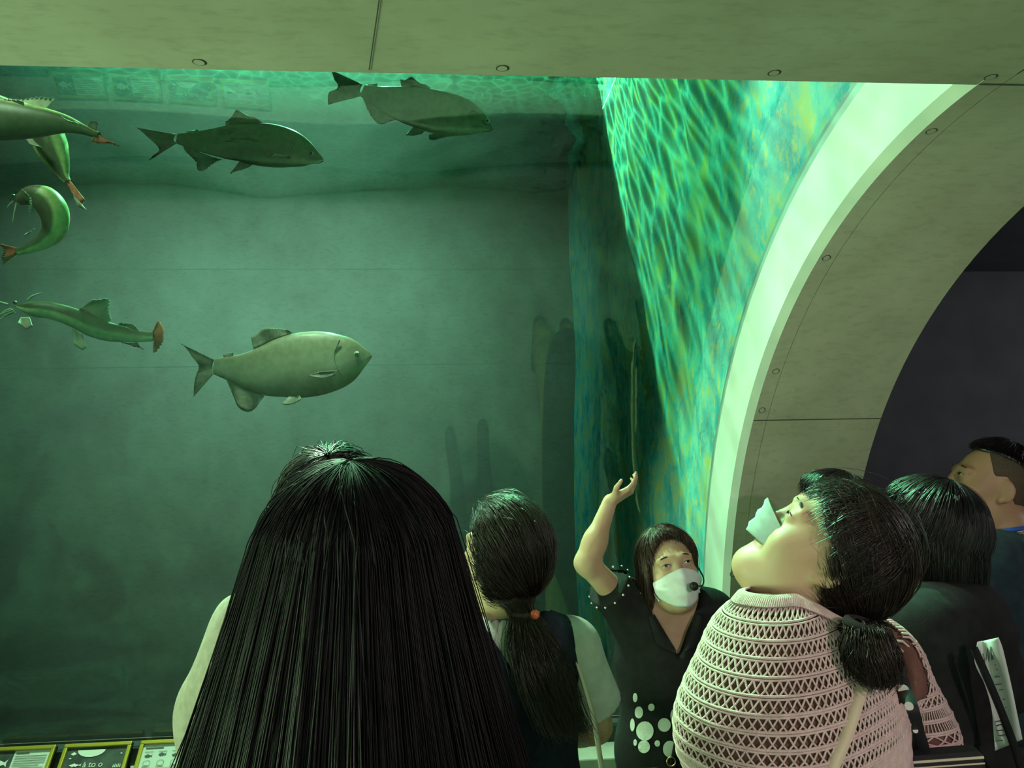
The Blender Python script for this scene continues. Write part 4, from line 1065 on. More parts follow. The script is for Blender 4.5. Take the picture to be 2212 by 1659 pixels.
# ---- visitor in the cream shirt
def build_cream():
    P = Person('person', 'black-haired person in a loose cream linen shirt, half hidden behind the long hair', 716, 962, 1.42, 4, head=(14, 0, 0), wide=.96)
    P.J['shoulder_l'] = P.l(at(556, 1392, 1.42)); P.J['elbow_l'] = P.l(at(498, 1560, 1.42)); P.J['wrist_l'] = P.l(at(478, 1700, 1.36))
    P.J['shoulder_r'] = P.J['shoulder_l'] * (-1, 1, 1); P.J['elbow_r'] = P.J['elbow_l'] * (-.85, 1, 1); P.J['wrist_r'] = P.J['wrist_l'] * (-.85, 1, 1)
    F = P.grid(.007, xw=.38); P.torso(F); P.legs(F); P.neckp(F); P.headp(F, face=False)
    for sd in 'lr': P.arm(F, sd); P.hand(F, sd, (0, .8, -.4), (.8 if sd == 'l' else -.8, 0, -.4))
    P.body(F, M_skin)
    def df(X, Y, Z): return .006 * np.sin(75 * X + 10 * Z + 40 * Y) * np.clip((1.3 - Z) * 3, 0, 1) + .006 * np.sin(26 * X - 36 * Z + 12 * Y) + .003 * np.sin(45 * X + 40 * Y + 20 * Z)
    sh, _ = shirt(P, M_linen, 'linen_shirt', g=.022, sleeve=.92, hem=.80, loose=.02, armr=(.072, .068, .062, .052), box=((-.42, .42), (-.26, .32)), dispf=df, step=.006)
    trousers(P, M_jeans)
    # brown strap at the shoulder edge
    S = P.J['shoulder_l']
    pts = catmull([S + (-.075, .03, -.07), S + (-.098, .02, -.12), S + (-.098, .03, -.18)], 10)
    band(P, 'bag_strap', pts, .012, .004, plain('strap_leather_brown', (0.22, 0.07, 0.04), .5), np.tile([-1, -.2, .2], (10, 1)), label='reddish brown bag strap')
    def s1(th): return 1.75 + .35 * np.clip(-np.cos(th), 0, 1) - .55 * np.clip(np.cos(th), 0, 1)
    hair(P, 'short_hair', M_hair_black, (0, -.35, 1), (0, 1, 0), (0, 2 * math.pi), s1, 2600, radii=(.086, .106, .112), m1=10, r0=.0008, jit=.006, wander=.004, flyaway=.012, thick=.012, endjit=.2, offs=(0, .010))

def tied_line(th): return np.interp(np.abs(th), [0, .5, 1.0, 1.35, 1.57, 1.75, 1.95, 2.4, 3.15], [3.08, 3.05, 2.95, 2.7, 2.25, 1.65, 1.25, .9, .78])

# ---- visitor with the ponytail
def build_ponytail():
    P = Person('person', 'person with a low dark ponytail, navy pinafore over a white T-shirt', 1084, 1076, 1.84, 8, head=(16, 22, 0), hs=1.07)
    P.J['elbow_r'] = np.array((.225, .03, 1.10)) * P.k; P.J['wrist_r'] = np.array((.17, .20, 1.02)) * P.k
    F = P.grid(.007); P.torso(F); P.legs(F); P.neckp(F); P.headp(F, face=True)
    for sd in 'lr': P.arm(F, sd); P.hand(F, sd, (0, 1, -.1), (-.3, 0, -1))
    P.body(F, M_skin)
    shirt(P, M_white_tee, 'white_t_shirt', g=.012, sleeve=.36, hem=.78, amp=.003, neck_r=.068, armr=(.070, .078, .05, .04))
    # pinafore with a deep V at the back
    q = P.k
    F = Field(lines((-.30, .30, .008)), lines((-.24, .26, .008)), lines((.30, 1.50 * q, .010)))
    P.torso(F, .024); F.cone(P.J['chest'] + (0, 0, -.05), P.J['knee'] * (0, 1, 1) + (0, 0, -.05), .155 * q, .25 * q, k=.03, flat=((0, 1, 0), .74)); F.disp(folds(.003, FOLD))
    F.cut((0, 0, .36), (0, 0, -1))
    for sx in (-1, 1): F.cut((sx * .165 * q, 0, 1.3 * q), (sx, 0, .10))
    V0 = P.J['neck']
    for yy, zz, wv in ((-1, 1.27, .60), (1, 1.24, .7)):
        def fn(X, Y, Z, yy=yy, zz=zz, wv=wv): return np.maximum(np.abs(X) * .85 - (Z - zz * q) * wv * .85, -Y * yy - .02)
        F.op((-.3, -.3, zz * q), (.3, .3, 1.6), fn, k=.004, mode='s')
    V, Q = F.mesh(1); P.add('navy_pinafore', V, Q, M_navy)
    trousers(P, M_jeans)
    lanyard(P, r=(.060, .064), tilt=.2)
    # bead row under the hair on the lanyard
    mb = MB()
    # hair drawn back to the ponytail
    gat = (.035, -.100, -.095)
    def s1(th): return 2.25 - .45 * np.cos(th) * 0
    p_, a_, b_ = pole_basis(gat, (0, 0, 1))
    hair(P, 'tied_hair', M_hair_dark, gat, (0, 0, 1), (-math.pi, math.pi), tied_line, 3600, radii=(.092, .108, .112), m1=16, r0=.0008, jit=.006, wander=.006, flyaway=.02, thick=.014, layer=(0, .6), offs=(-.002, .010))
    # the tail
    n, m = 2600, 16; t = np.linspace(0, 1, m); D_ = 1.84
    base = np.array([P.l(p) for p in catmull([at(1112, 1292, D_ - .10), at(1134, 1335, D_ - .145), at(1148, 1385, D_ - .175), at(1168, 1460, D_ - .20), at(1205, 1585, D_ - .20)], m)])
    wd = np.interp(t, [0, .12, .22, .5, .8, 1], [.050, .028, .024, .05, .058, .045])
    ang = rng.uniform(0, 6.28, n); rr = np.sqrt(rng.uniform(0, 1, n)); L = rng.uniform(.65, 1.08, n)
    ti = np.clip(t[None] * L[:, None], 0, 1.08)
    B = np.stack([np.interp(ti, t, base[:, c]) for c in range(3)], -1); W = np.interp(ti, t, wd)
    S = B + W[..., None] * np.stack([rr * np.cos(ang), .6 * rr * np.sin(ang), 0 * ang], 1)[:, None] + smooth_noise(n, m, .009)
    S[..., 0] += (.045 * ti ** 4) * rng.uniform(0, 1, (n, 1))
    o = P.add('ponytail', *tube_arrays(base, wd * .3, 10), M_hair_dark)
    link('hair_strands', strands_mesh('hair_strands', (S.reshape(-1, 3) @ P.Rw.T).reshape(n, m, 3), .0008, .0003), M_hair_dark, o, True)
    V, Q = tube_arrays(catmull([base[3] + (.024 * math.cos(a), .024 * math.sin(a), 0) for a in np.linspace(0, 6.3, 9)], 24), .006, 8)
    tie = P.add('hair_tie', V, Q, plain('hair_tie_cloth', (.02, .015, .015), .8))
    F = Field(*[lines((-.016, .016, .002))] * 3); F.ell((0, 0, 0), (.011, .008, .011), k=.001); V, Q = F.mesh(1); P.add('hair_tie_gem', V + base[3] + (.020, -.026, .002), Q, plain('gem_amber', (.55, .12, .06), .1, .2), parent=tie, label='shiny amber gem on the hair tie')
    # cream bag strap with buckle over the right shoulder
    S_ = P.J['shoulder_r']; M_strap = plain('strap_leather_cream', (.62, .56, .46), .5)
    pts = catmull([S_ + (-.045, .10, -.10), S_ + (-.035, .03, .068), S_ + (-.02, -.045, .045), S_ + (.012, -.105, -.10), S_ + (.030, -.12, -.24), S_ + (.040, -.12, -.40), S_ + (.05, -.11, -.60)], 50)
    nr = np.gradient(np.gradient(pts, axis=0), axis=0) * 0 + (pts - (P.J['chest'] + (0, 0, 0))); nr[:, 2] = np.where(pts[:, 2] > S_[2], .5, 0); 
    bs = band(P, 'bag_strap', pts, .020, .004, M_strap, nr, label='cream leather shoulder strap')
    e = S_ + (.036, -.125, -.31)
    mb = MB().box((-.016, -.004, -.012), (.016, .001, -.009), None, e).box((-.016, -.004, .009), (.016, .001, .012), None, e).box((-.016, -.004, -.012), (-.013, .001, .012), None, e).box((.013, -.004, -.012), (.016, .001, .012), None, e).box((-.0015, -.005, -.012), (.0015, 0, .012), None, e)
    P.addmb('buckle', mb, M_gold, parent=bs)
    b0 = S_ + (.055, -.10, -.70)
    mb = MB().box((-.07, -.05, -.11), (.07, .03, .11), None, b0); bg = P.addmb('shoulder_bag', mb, M_strap); bg.modifiers.new('b', 'BEVEL').width = .015

# ---- the guide, facing the visitors with one arm raised
def build_guide():
    P = Person('person', 'guide in a white mask and black polka-dot polo, one arm raised towards the tank', 1442, 1132, 2.30, 176, head=(8, 6, 9), hair_t=.018)
    q = P.k
    def L(px, py, d): return P.l(at(px, py, d))
    P.J['shoulder_r'] = L(1362, 1318, 2.30); P.J['elbow_r'] = L(1268, 1216, 2.22); P.J['wrist_r'] = L(1318, 1082, 2.26)
    P.J['shoulder_l'] = P.J['shoulder_r'] * (-1, 1, 1) + (0, 0, -.02)
    P.J['elbow_l'] = np.array((-.21, .02, 1.06)) * q; P.J['wrist_l'] = np.array((-.14, .19, .98)) * q
    F = Field(lines((-.28, -.12, .009), (.40, .0048)), lines((-.2, -.11, .009), (.17, .0048), (.24, .009)), lines((-.03, 1.08 * q, .016), (1.24 * q, .007), (P.J['wrist_r'][2] + .12, .0045)))
    P.torso(F); P.legs(F); P.neckp(F, r=(.052, .047)); P.headp(F, jaw=.96, cheek=.98)
    P.arm(F, 'l'); P.arm(F, 'r', r=(.047, .037, .034, .023)); P.hand(F, 'l', (.2, 1, -.1), (1, 0, 0))
    # raised hand: palm tipped back, fingers curled towards the tank
    tip = L(1378, 1050, 2.25)
    P.hand(F, 'r', tip - P.J['wrist_r'], (0.05, -.35, 1), spread=(.62, .50, .42, .36), q=.80)
    P.body(F, M_skin)
    eyes(P, lid=.75)
    sh, SF = shirt(P, M_black_knit, 'polo_shirt', g=.014, sleeve=.27, hem=.80, loose=.012, amp=.004, neck_r=.070, armr=(.068, .070, .05, .04), step=.007, box=((-.34, .36), (-.26, .28)), vneck=(P.J['neck'][2] - .085, .55))
    # polka dots: white discs printed round the hem, laid on the cloth
    M_dot = fabric('white_dot_print', (.62, .64, .60), (.68, .70, .66))
    def on_cloth(px, py):
        o = P.l(CAM); v = P.l(at(px, py, 1.0)) - o
        t = np.linspace(1.9, 2.6, 400); d = SF.sample(o + t[:, None] * v); i = np.argmax(d < 0)
        return o + t[i] * v if d[i] < 0 else None
    for px, py, rx, ry in ((1372, 1507, 5, 10), (1380, 1539, 9, 13), (1407, 1528, 7, 8), (1393, 1579, 19, 21), (1435, 1566, 14, 15), (1462, 1546, 14, 18), (1366, 1566, 5, 14), (1372, 1604, 4, 7), (1391, 1613, 13, 14), (1420, 1606, 6, 7), (1447, 1618, 15, 18), (1489, 1583, 11, 16), (1490, 1628, 8, 9), (1478, 1608, 6, 9)):
        ring = [on_cloth(px + rx * math.cos(a), py + ry * math.sin(a)) for a in np.linspace(0, 6.2832, 17)[:-1]]; cc = on_cloth(px, py)
        if cc is None or any(r is None for r in ring): continue
        ring = np.array(ring); v = P.l(CAM) - cc; v /= np.linalg.norm(v)
        V = np.vstack([cc + v * .004, ring + v * .004, ring - v * .004]); Fq = [(0, 1 + i, 1 + (i + 1) % 16) for i in range(16)]
        P.add('polka_dot', V[:17], np.array(Fq), M_dot, smooth=True, parent=sh)
    # sleeve studs
    S, E = P.J['shoulder_r'], P.J['elbow_r']; e = S + (E - S) * .50; ax = (E - S) / np.linalg.norm(E - S)
    p_, a_, b_ = pole_basis(ax, (0, 0, 1)); M_stud = plain('pearl_stud', (.75, .75, .72), .25)
    for i in range(14):
        a = i / 14 * 2 * math.pi; F2 = e + (math.cos(a) * a_ + math.sin(a) * b_) * .085 * q
        # drop to the cloth
        t = np.linspace(0, 1, 60); pts = F2 + (e - F2) * t[:, None]; d = SF.sample(pts); k = np.argmax(d < .001)
        c = pts[k]; mb = MB()
        th = np.linspace(0, 2 * math.pi, 9)[:-1]
        u = c - e; u = u / (np.linalg.norm(u) + 1e-9); _, s1, s2 = pole_basis(u, (0.1, .2, 1))
        r1 = [c + .0035 * (math.cos(z) * s1 + math.sin(z) * s2) for z in th]; r2 = [c + u * .003 + .002 * (math.cos(z) * s1 + math.sin(z) * s2) for z in th]
        for k in range(8): mb.poly([r1[k], r1[(k + 1) % 8], r2[(k + 1) % 8], r2[k]])
        mb.poly(r2); P.addmb('stud', mb, M_stud, parent=sh)
    # collar: two folded wings around an open V
    nz = P.J['neck'][2]; z0 = nz - .085
    for sx in (-1, 1):
        zz_ = np.linspace(nz + .035, nz - .060, 14); G = []
        for z_ in zz_:
            xe = (z_ - z0) * .55; tt_ = (nz + .035 - z_) / .095; wd_ = .018 + .030 * tt_ if tt_ < .8 else .042 - .035 * (tt_ - .8) / .2
            row_ = []
            for v_ in np.linspace(0, 1, 5):
                x_ = sx * (xe + wd_ * v_ - .004); ys_ = np.linspace(.22, -.05, 200); d_ = SF.sample(np.stack([0 * ys_ + x_, ys_, 0 * ys_ + z_ - .006 * v_], 1)); k_ = np.argmax(d_ < .004)
                row_.append((x_, (ys_[k_] if d_[k_] < .004 else .05) + .005 + .006 * math.sin(math.pi * v_), z_ - .006 * v_))
            G.append(row_)
        G = np.array(G); V, Q = mass_mesh(G, .004, np.broadcast_to(P.J['chest'], G.shape)); P.add('collar', V, Q, M_black_knit, parent=sh)
    trousers(P, M_khaki)
    # hip strap with ring
    pts = catmull([L(1478, 1560, 2.13), L(1466, 1600, 2.12), L(1458, 1640, 2.12), L(1452, 1690, 2.12)], 12)
    hb = band(P, 'hip_strap', pts, .022, .003, M_black_knit, np.tile([0, 1, 0], (12, 1)))
    ringp = [L(1450, 1645, 2.115) + .012 * np.array((math.cos(a), 0, math.sin(a))) for a in np.linspace(0, 6.283, 17)]
    P.add('ring', *tube_arrays(np.array(ringp), .002), M_gold, parent=hb)
    bagc = L(1420, 1690, 2.14); mb = MB().box((-.06, -.02, -.06), (.06, .02, .035), None, bagc); P.addmb('hip_pouch', mb, M_khaki).modifiers.new('b', 'BEVEL').width = .01
    # face mask
    nu, nv = 25, 17
    u = np.linspace(-1, 1, nu)[:, None]; v = np.linspace(0, 1, nv)[None]
    top = .000 - .030 * np.abs(u) ** 1.5; bot = -.116 + .034 * np.abs(u) ** 2.4
    Z = top + (bot - top) * v
    X = u * (.075 + .004 * np.sin(math.pi * v) - .012 * v ** 2)
    prof = .119 + .006 * np.sin(math.pi * v) - .016 * v ** 2
    Y = prof + .004 - .060 * np.abs(u) ** 2.3 - .012 * np.abs(u) + .0016 * np.sin(v * 30) * (1 - u ** 2) + .003 * np.exp(-(u / .15) ** 2) * (1 - v) + .0022 * np.sin(9 * u + 14 * v)
    G = P.hd(np.stack([X + 0 * v, Y, Z], -1).reshape(-1, 3)).reshape(nu, nv, 3)
    V, Q = mass_mesh(G, .003, np.broadcast_to(P.hd((0, 0, -.05)), G.shape)); mk = P.add('face_mask', V, Q, M_mask, label='white pleated face mask')
    for sx in (-1, 1):
        for z0, z1 in ((-.032, .012), (-.088, -.028)):
            pts = catmull([P.hd(np.array(p) * (sx, 1, 1)) for p in ((.066, .040, z0), (.074, .018, (z0 + z1) / 2), (.081, -.012, z1))], 10)
            P.add('ear_loop', *tube_arrays(pts, .0018, 6), M_mask, parent=mk)
    # headset microphone
    M_mic = plain('headset_plastic', (.01, .01, .01), .5)
    pts = catmull([P.hd(p) for p in ((-.086, -.02, .02), (-.088, .01, -.012), (-.082, .06, -.045), (-.055, .115, -.062), (-.026, .142, -.058))], 24)
    hs = P.add('headset', *tube_arrays(pts, .0022, 6), M_mic, label='thin black headset boom')
    F = Field(*[lines((-.02, .02, .002))] * 3); F.ell((0, 0, 0), (.0125, .0125, .0125), k=.001); V, Q = F.mesh(1); P.add('microphone', V + P.hd((-.020, .146, -.057)), Q, M_mic, parent=hs, label='round black microphone foam')
    # hair: side-swept chin-length bob
    def s1(th):  # th=0 forward
        return np.interp(np.abs(((th + math.pi) % (2 * math.pi)) - math.pi), [0, .5, .9, 1.15, 3.15], [.52, .62, .95, 1.55, 1.75])
    def fall(E, th, t):
        a = np.abs(((th + math.pi) % (2 * math.pi)) - math.pi)
        Lf = np.interp(a, [0, .8, 1.05, 1.25, 2.0, 3.2], [.012, .02, .10, .125, .14, .13]); o = np.zeros((len(E), len(t), 3)); rel = E - P.HC
        o[..., 2] = -Lf[:, None] * t[None]; o[..., 0] = rel[:, 0:1] * (-.10 * t ** 2)[None]; o[..., 1] = rel[:, 1:2] * (-.10 * t ** 2)[None] + np.where(a < .9, .004, 0)[:, None] * t[None]; return o
    hair(P, 'bob_hair', M_hair_brown, (.25, .18, 1), (0, 1, 0), (-math.pi, math.pi), s1, 3000, radii=(.090, .110, .112), fall=fall, m1=9, m2=8, r0=.0008, jit=.006, wander=.003, flyaway=.012, thick=.012, mass_th=90)
    return P

# ---- visitor in the crochet sweater
def build_crochet():
    P = Person('person', 'person in a pale pink openwork crochet sweater tilting the head far back', 1778, 1024, 1.29, 62, head=(45, 4, 0), dh=(0, -.075), wide=1.06)
    q = P.k
    def L(px, py, d): return P.l(at(px, py, d))
    P.J['neck'][2] += .048; P.J['chest'][2] += .045; P.J['waist'][2] += .03
    P.J['shoulder_l'] = L(1664, 1434, 1.22); P.J['elbow_l'] = L(1642, 1570, 1.19); P.J['wrist_l'] = L(1680, 1700, 1.13)
    P.J['shoulder_r'] = L(1868, 1455, 1.38); P.J['elbow_r'] = L(1905, 1590, 1.40); P.J['wrist_r'] = L(1850, 1710, 1.44)
    F = P.grid(.005, fine=.0045, yw=(-.24, .40)); P.torso(F); P.legs(F)
    P.neckp(F, r=(.060, .056)); F.cone(P.J['neck'] + (0, .02, -.02), P.hd((0, .02, -.085)), .050, .046, k=.04)
    P.headp(F, jaw=1.2, cheek=1.2, ears=True, chin=(.080, -.100))
    for sd in 'lr': P.arm(F, sd); P.hand(F, sd, (0, 1, -.2), (1 if sd == 'l' else -1, 0, 0))
    P.body(F, M_skin)
    eyes(P, lid=.5)
    trousers(P, M_jeans, skirt=True)
    lanyard(P, r=(.068, .070), dz=.012, tilt=.25, wdt=.012)
    # loose sweater body: wide drop shoulders, sloping neckline
    G = Field(lines((-.40, .40, .008)), lines((-.30, .40, .008)), lines((.80, 1.52 * q, .008)))
    P.torso(G, .018)
    for sd in 'lr': P.arm(G, sd, .016, .80, (.080, .092, .085, .07), k=.06)
    G.cone(P.J['chest'], P.J['pelvis'] + (0, 0, -.08), .17, .175, k=.06, flat=((0, 1, 0), .82))
    G.cut((0, 0, .88 * q), (0, 0, -1))
    nk = P.J['neck'] + (.0, .0, .02)
    G.ell(nk + (.03, -.09, -.035), (.090, .125, .095), k=.008, mode='s'); G.cone(nk + (0.01, 0, .0), nk + (0.01, 0, .2), .085, .11, k=.005, mode='s')
    GF = G
    M_lin = fabric('sweater_lining_rose', (.13, .06, .05), (.17, .08, .065)); M_yarn = fabric('crochet_yarn_pink', (.56, .42, .40), (.66, .50, .48), 80, .4, 500)
    V, Q = G.mesh(1); sw_ = P.add('sweater_lining', V, Q, M_lin, label='dusky layer seen through the holes of the knit')
    # star-shaped sampling of the sweater surface from a point inside the chest
    O = P.J['chest'] + np.array((0, 0, -.10)) * q
    # hole columns: angle about the vertical, 0 = straight ahead
    pitch = .0158; ncol = 118
    phi = np.linspace(-math.pi, math.pi, ncol * 2 + 1)
    eps = np.linspace(rad(88), rad(-62), 260)
    PH, EP = np.meshgrid(phi, eps, indexing='ij')
    D = np.stack([np.cos(EP) * np.sin(PH), np.cos(EP) * np.cos(PH), np.sin(EP)], -1).reshape(-1, 3)
    t = np.full(len(D), .60); fin = np.zeros(len(D), bool)
    for _ in range(60):
        v = GF.sample(O + D * t[:, None]); t = np.where(fin, t, t - np.clip(v, -.01, .03) * .8); fin |= np.abs(v) < .0004
        t = np.clip(t, .02, .62)
    ok = (np.abs(GF.sample(O + D * t[:, None])) < .006).reshape(PH.shape)
    S = (O + D * (t + .005)[:, None]).reshape(*PH.shape, 3)
    ok &= (S[..., 2] < P.J['neck'][2] + .075) & (t.reshape(PH.shape) < .45)
    # row height: garment rows sag away from the shoulders
    g = S[..., 2] + 0.10 * np.clip(np.abs(S[..., 0]) - .06, 0, 1) - .10 * np.clip(-S[..., 1], 0, 1) * 0
    gok = np.where(ok, g, np.nan)
    row = .0205; gtop = float(np.nanmax(np.where(ok, g, np.nan))); nrow = 30
    sub = 6
    gv = gtop - np.arange(nrow * sub) * row / sub
    PT = np.full((len(phi), len(gv), 3), np.nan)
    for i in range(len(phi)):
        m = ok[i]
        if m.sum() < 8: continue
        m = m & (np.arange(len(m)) >= np.nanargmax(gok[i]))
        gi = np.minimum.accumulate(g[i][m]) - np.arange(m.sum()) * 1e-7; Si = S[i][m]
        inside = (gv <= gi[0]) & (gv >= gi[-1])
        for c in range(3): PT[i, inside, c] = np.interp(-gv[inside], -gi, Si[:, c])
    TV, TF, base = [], [], 0
    def yarn(p, r, sides=4):
        nonlocal base
        p = np.asarray(p); good = ~np.isnan(p).any(1)
        a = 0
        while a < len(p):
            if not good[a]: a += 1; continue
            b = a
            while b < len(p) and good[b] and (b == a or np.linalg.norm(p[b] - p[b - 1]) < .05): b += 1
            if b - a >= 2:
                V_, F_ = tube_arrays(p[a:b], r, sides); TV.append(V_); TF.append(F_ + base); base += len(V_)
            a = max(b, a + 1)
    fr_lo, fr_hi = 10, 12          # plain fringe band between these rows
    for k in range(nrow):
        for f_, r_ in ((0, .0026), (1, .0020)): yarn(PT[:, k * sub + f_], r_)
        if fr_lo <= k < fr_hi:
            for i in range(0, len(phi) - 1):
                for fi in (0., .5):
                    a = PT[i] * (1 - fi) + PT[i + 1] * fi; yarn(a[k * sub:k * sub + sub + 1], .0012, 3)
            continue
        if k == nrow - 1: continue
        lo, mid, hi = k * sub + 1, k * sub + 4, (k + 1) * sub
        for i in range(0, len(phi) - 2, 2):
            for a, b, c in ((i, i + 1, i + 2), (i + 2, i + 1, i)):
                yarn(np.stack([PT[a, lo], PT[(a + b) // 2, (lo + mid) // 2] if abs(a - b) > 1 else (PT[a, lo + 1] + PT[b, mid - 1]) / 2, PT[b, mid]]), .0017)
            for a in (i,):
                yarn(np.stack([PT[i + 1, mid], PT[i, hi]]), .0017); yarn(np.stack([PT[i + 1, mid], PT[i + 2, hi]]), .0017)
    V = np.concatenate(TV); Fq = np.concatenate(TF)
    yo = P.add('crochet_sweater', V, Fq, M_yarn, label='pale pink openwork crochet rows'); 
    # ribbed neckline band: ring of short ribs along the rim
    rim = []
    for i in range(len(phi)):
        m = ok[i]
        if m.any():
            j = np.nanargmax(gok[i]); rim.append(S[i][j])
    rim = np.array(rim); kk = np.ones(9) / 9
    rs = np.stack([np.convolve(np.concatenate([rim[-8:, c], rim[:, c], rim[:8, c]]), kk, 'same')[8:-8] for c in range(3)], 1)
    cen = rs.mean(0); out = rs - cen; out[:, 2] = 0; out /= np.linalg.norm(out, axis=1, keepdims=True)
    TV, TF, base = [], [], 0
    m = len(rs); dens = np.linspace(0, m - 1.001, 300); ii = dens.astype(int); ff = (dens - ii)[:, None]
    a = rs[ii] * (1 - ff) + rs[ii + 1] * ff; ou = out[ii]
    for p_, o_ in zip(a, ou): yarn(np.stack([p_ - o_ * .006 + (0, 0, .008), p_ + (0, 0, .006) + o_ * .008, p_ + o_ * .022 + (0, 0, -.006)]), .0022)
    P.add('neck_ribbing', np.concatenate(TV), np.concatenate(TF), M_yarn, parent=yo)
    # cream strap across the back
    def surf(px, py, lift=.008):
        o = P.l(CAM); v = P.l(at(px, py, 1.0)) - o
        tt = np.linspace(.7, 1.7, 700); d = GF.sample(o + tt[:, None] * v); i = np.argmax(d < lift); return o + tt[i] * v
    M_strap = plain('strap_leather_sand', (.60, .50, .36), .5)
    sp = [(1872, 1450), (1860, 1490), (1848, 1530), (1835, 1570), (1822, 1605), (1806, 1640), (1790, 1680)]
    pts = catmull([surf(*s_) for s_ in sp], 30); band(P, 'shoulder_strap', pts, .017, .004, M_strap, np.tile(P.l(CAM) - pts.mean(0), (30, 1)), label='plain sand-coloured leather strap')
    sp = [(1930, 1430), (1948, 1480), (1965, 1530), (1978, 1580), (1992, 1625)]
    M_pat = plain('strap_black_white', (.012, .012, .015), .7)
    pts = catmull([surf(*s_, .010) for s_ in sp], 24); ps = band(P, 'patterned_strap', pts, .026, .004, M_pat, np.tile(P.l(CAM) - pts.mean(0), (24, 1)), label='wide black strap with white rings')
    vdir = P.l(CAM) - pts.mean(0); vdir /= np.linalg.norm(vdir); _, e1, e2 = pole_basis(vdir, (0, 0, 1))
    M_wp = plain('strap_white_print', (.70, .68, .64), .7)
    for i, r_ in ((3, .006), (7, .0085), (11, .0065), (17, .004)):
        c = pts[i] + vdir * .0045; mb = MB(); mb.poly([c + r_ * (math.cos(z) * e1 + math.sin(z) * e2) for z in np.linspace(0, 6.283, 15)[:-1]]); P.addmb('printed_ring', mb, M_wp, parent=ps)
    # embroidered bag at the hip
    bc = P.l(at(2035, 1660, 1.24)); Rb = P.Rw.T @ rotz(-.25) @ roty(-.12)
    bag = P.addmb('embroidered_bag', MB().box((-.055, -.02, -.11), (.06, .02, .028), Rb, bc), M_pat, label='black and cream embroidered bag'); bag.modifiers.new('b', 'BEVEL').width = .006
    def onbag(x, z): return Rb @ np.array((x, -.0215, z)) + bc
    M_cr = plain('embroidery_cream', (.62, .54, .42), .8)
    def bline(pts2, r_): V, Q = tube_arrays(np.array([onbag(*p) for p in pts2]), r_, 5); P.add('embroidery', V, Q, M_cr, parent=bag)
    for z_, r_ in ((.021, .0022), (.012, .0014)): bline([(x, z_) for x in np.linspace(-.053, .058, 12)], r_)
    for cx_ in (-.03, .018, .066 - .012):
        for r_ in (.024, .018): bline([(cx_ + r_ * math.cos(a), -.022 + r_ * math.sin(a)) for a in np.linspace(0, 6.283, 25) if abs(cx_ + r_ * math.cos(a)) < .058], .0014)
        for k in range(4): a0 = k * math.pi / 2; bline([(cx_ + .006 * math.cos(a0) + .0045 * math.cos(a), -.022 + .006 * math.sin(a0) + .0045 * math.sin(a)) for a in np.linspace(0, 6.283, 10) if cx_ + .006 < .055], .0012) if cx_ < .05 else None
    # mask slipped off the chin
    u = np.linspace(-1, 1, 21)[:, None]; v = np.linspace(0, 1, 11)[None]
    Z = (.006 - .030 * np.abs(u) ** 1.6) * (1 - v) + (-.060 + .008 * np.abs(u)) * v
    X = u * (.058 + 0 * v); Y = .134 - .010 * v + 0 * u - .064 * np.abs(u) ** 2.0 - .014 * np.abs(u) + .002 * np.sin(v * 18)
    Gm = P.hd(np.stack([X, Y, Z], -1).reshape(-1, 3)).reshape(21, 11, 3)
    V, Q = mass_mesh(Gm, .003, np.broadcast_to(P.hd((0, 0, -.03)), Gm.shape)); P.add('face_mask', V, Q, noise_mat('mask_teal', (.26, .36, .35), (.34, .44, .42), 40, .8), label='pale teal face mask')
    # hair swept over the temple
    hair(P, 'side_hair', M_hair_dark, (0.1, -.25, 1), (0, 1, 0), (-2.1, 2.1), lambda th: np.interp(np.abs(th), [0, .5, 1.0, 1.4, 1.8, 2.1], [1.30, 1.40, 1.62, 1.72, 1.75, 1.7]), 2600, radii=(.086, .109, .103), m1=14, r0=.00075, jit=.006, wander=.004, thick=.012, layer=(0, .7), offs=(0, .008), endjit=.15)
    # hair drawn back into a low ponytail
    gat = (0, -.10, -.075)
    hair(P, 'tied_hair', M_hair_dark, gat, (0, 0, 1), (-math.pi, math.pi), tied_line, 5200, radii=(.085, .107, .102), m1=18, r0=.00075, jit=.005, wander=.004, flyaway=.016, thick=.016, layer=(0, .55), offs=(-.002, .008), mass_th=90)
    n, m = 3000, 16; t = np.linspace(0, 1, m); rl = P.hd((0, -.108, -.085))
    e1_, e2_ = surf(1886, 1418, .035), surf(1898, 1478, .03)
    dd_ = (P.w(e1_) - CAM) @ fw
    base = catmull([rl, P.l(at(1868, 1352, dd_ + .02)), P.l(at(1880, 1400, dd_ - .005)), P.l(at(1890, 1440, dd_ - .005)), e2_], m)
    wd = np.interp(t, [0, .15, .30, .5, .8, 1], [.060, .030, .026, .036, .036, .016])
    ang = rng.uniform(0, 6.28, n); rr = np.sqrt(rng.uniform(0, 1, n)); Ls = rng.uniform(.72, 1.04, n); ti = np.clip(t[None] * Ls[:, None], 0, 1)
    B = np.stack([np.interp(ti, t, base[:, c]) for c in range(3)], -1); W = np.interp(ti, t, wd)
    Ss = B + W[..., None] * np.stack([rr * np.cos(ang), rr * np.sin(ang), 0 * ang], 1)[:, None] + smooth_noise(n, m, .006)
    o = P.add('ponytail', *tube_arrays(base, wd * .22, 12), M_hair_dark)
    link('hair_strands', strands_mesh('hair_strands', (Ss.reshape(-1, 3) @ P.Rw.T).reshape(n, m, 3), .00075, .0003), M_hair_dark, o, True)
    V, Q = tube_arrays(np.array([base[4] + .027 * (math.cos(a) * np.array((1, 0, 0)) + math.sin(a) * np.array((0, .9, .3))) for a in np.linspace(0, 6.283, 20)]), .007, 8); P.add('hair_tie', V, Q, plain('hair_tie_black', (.012, .010, .012), .9))
    return P

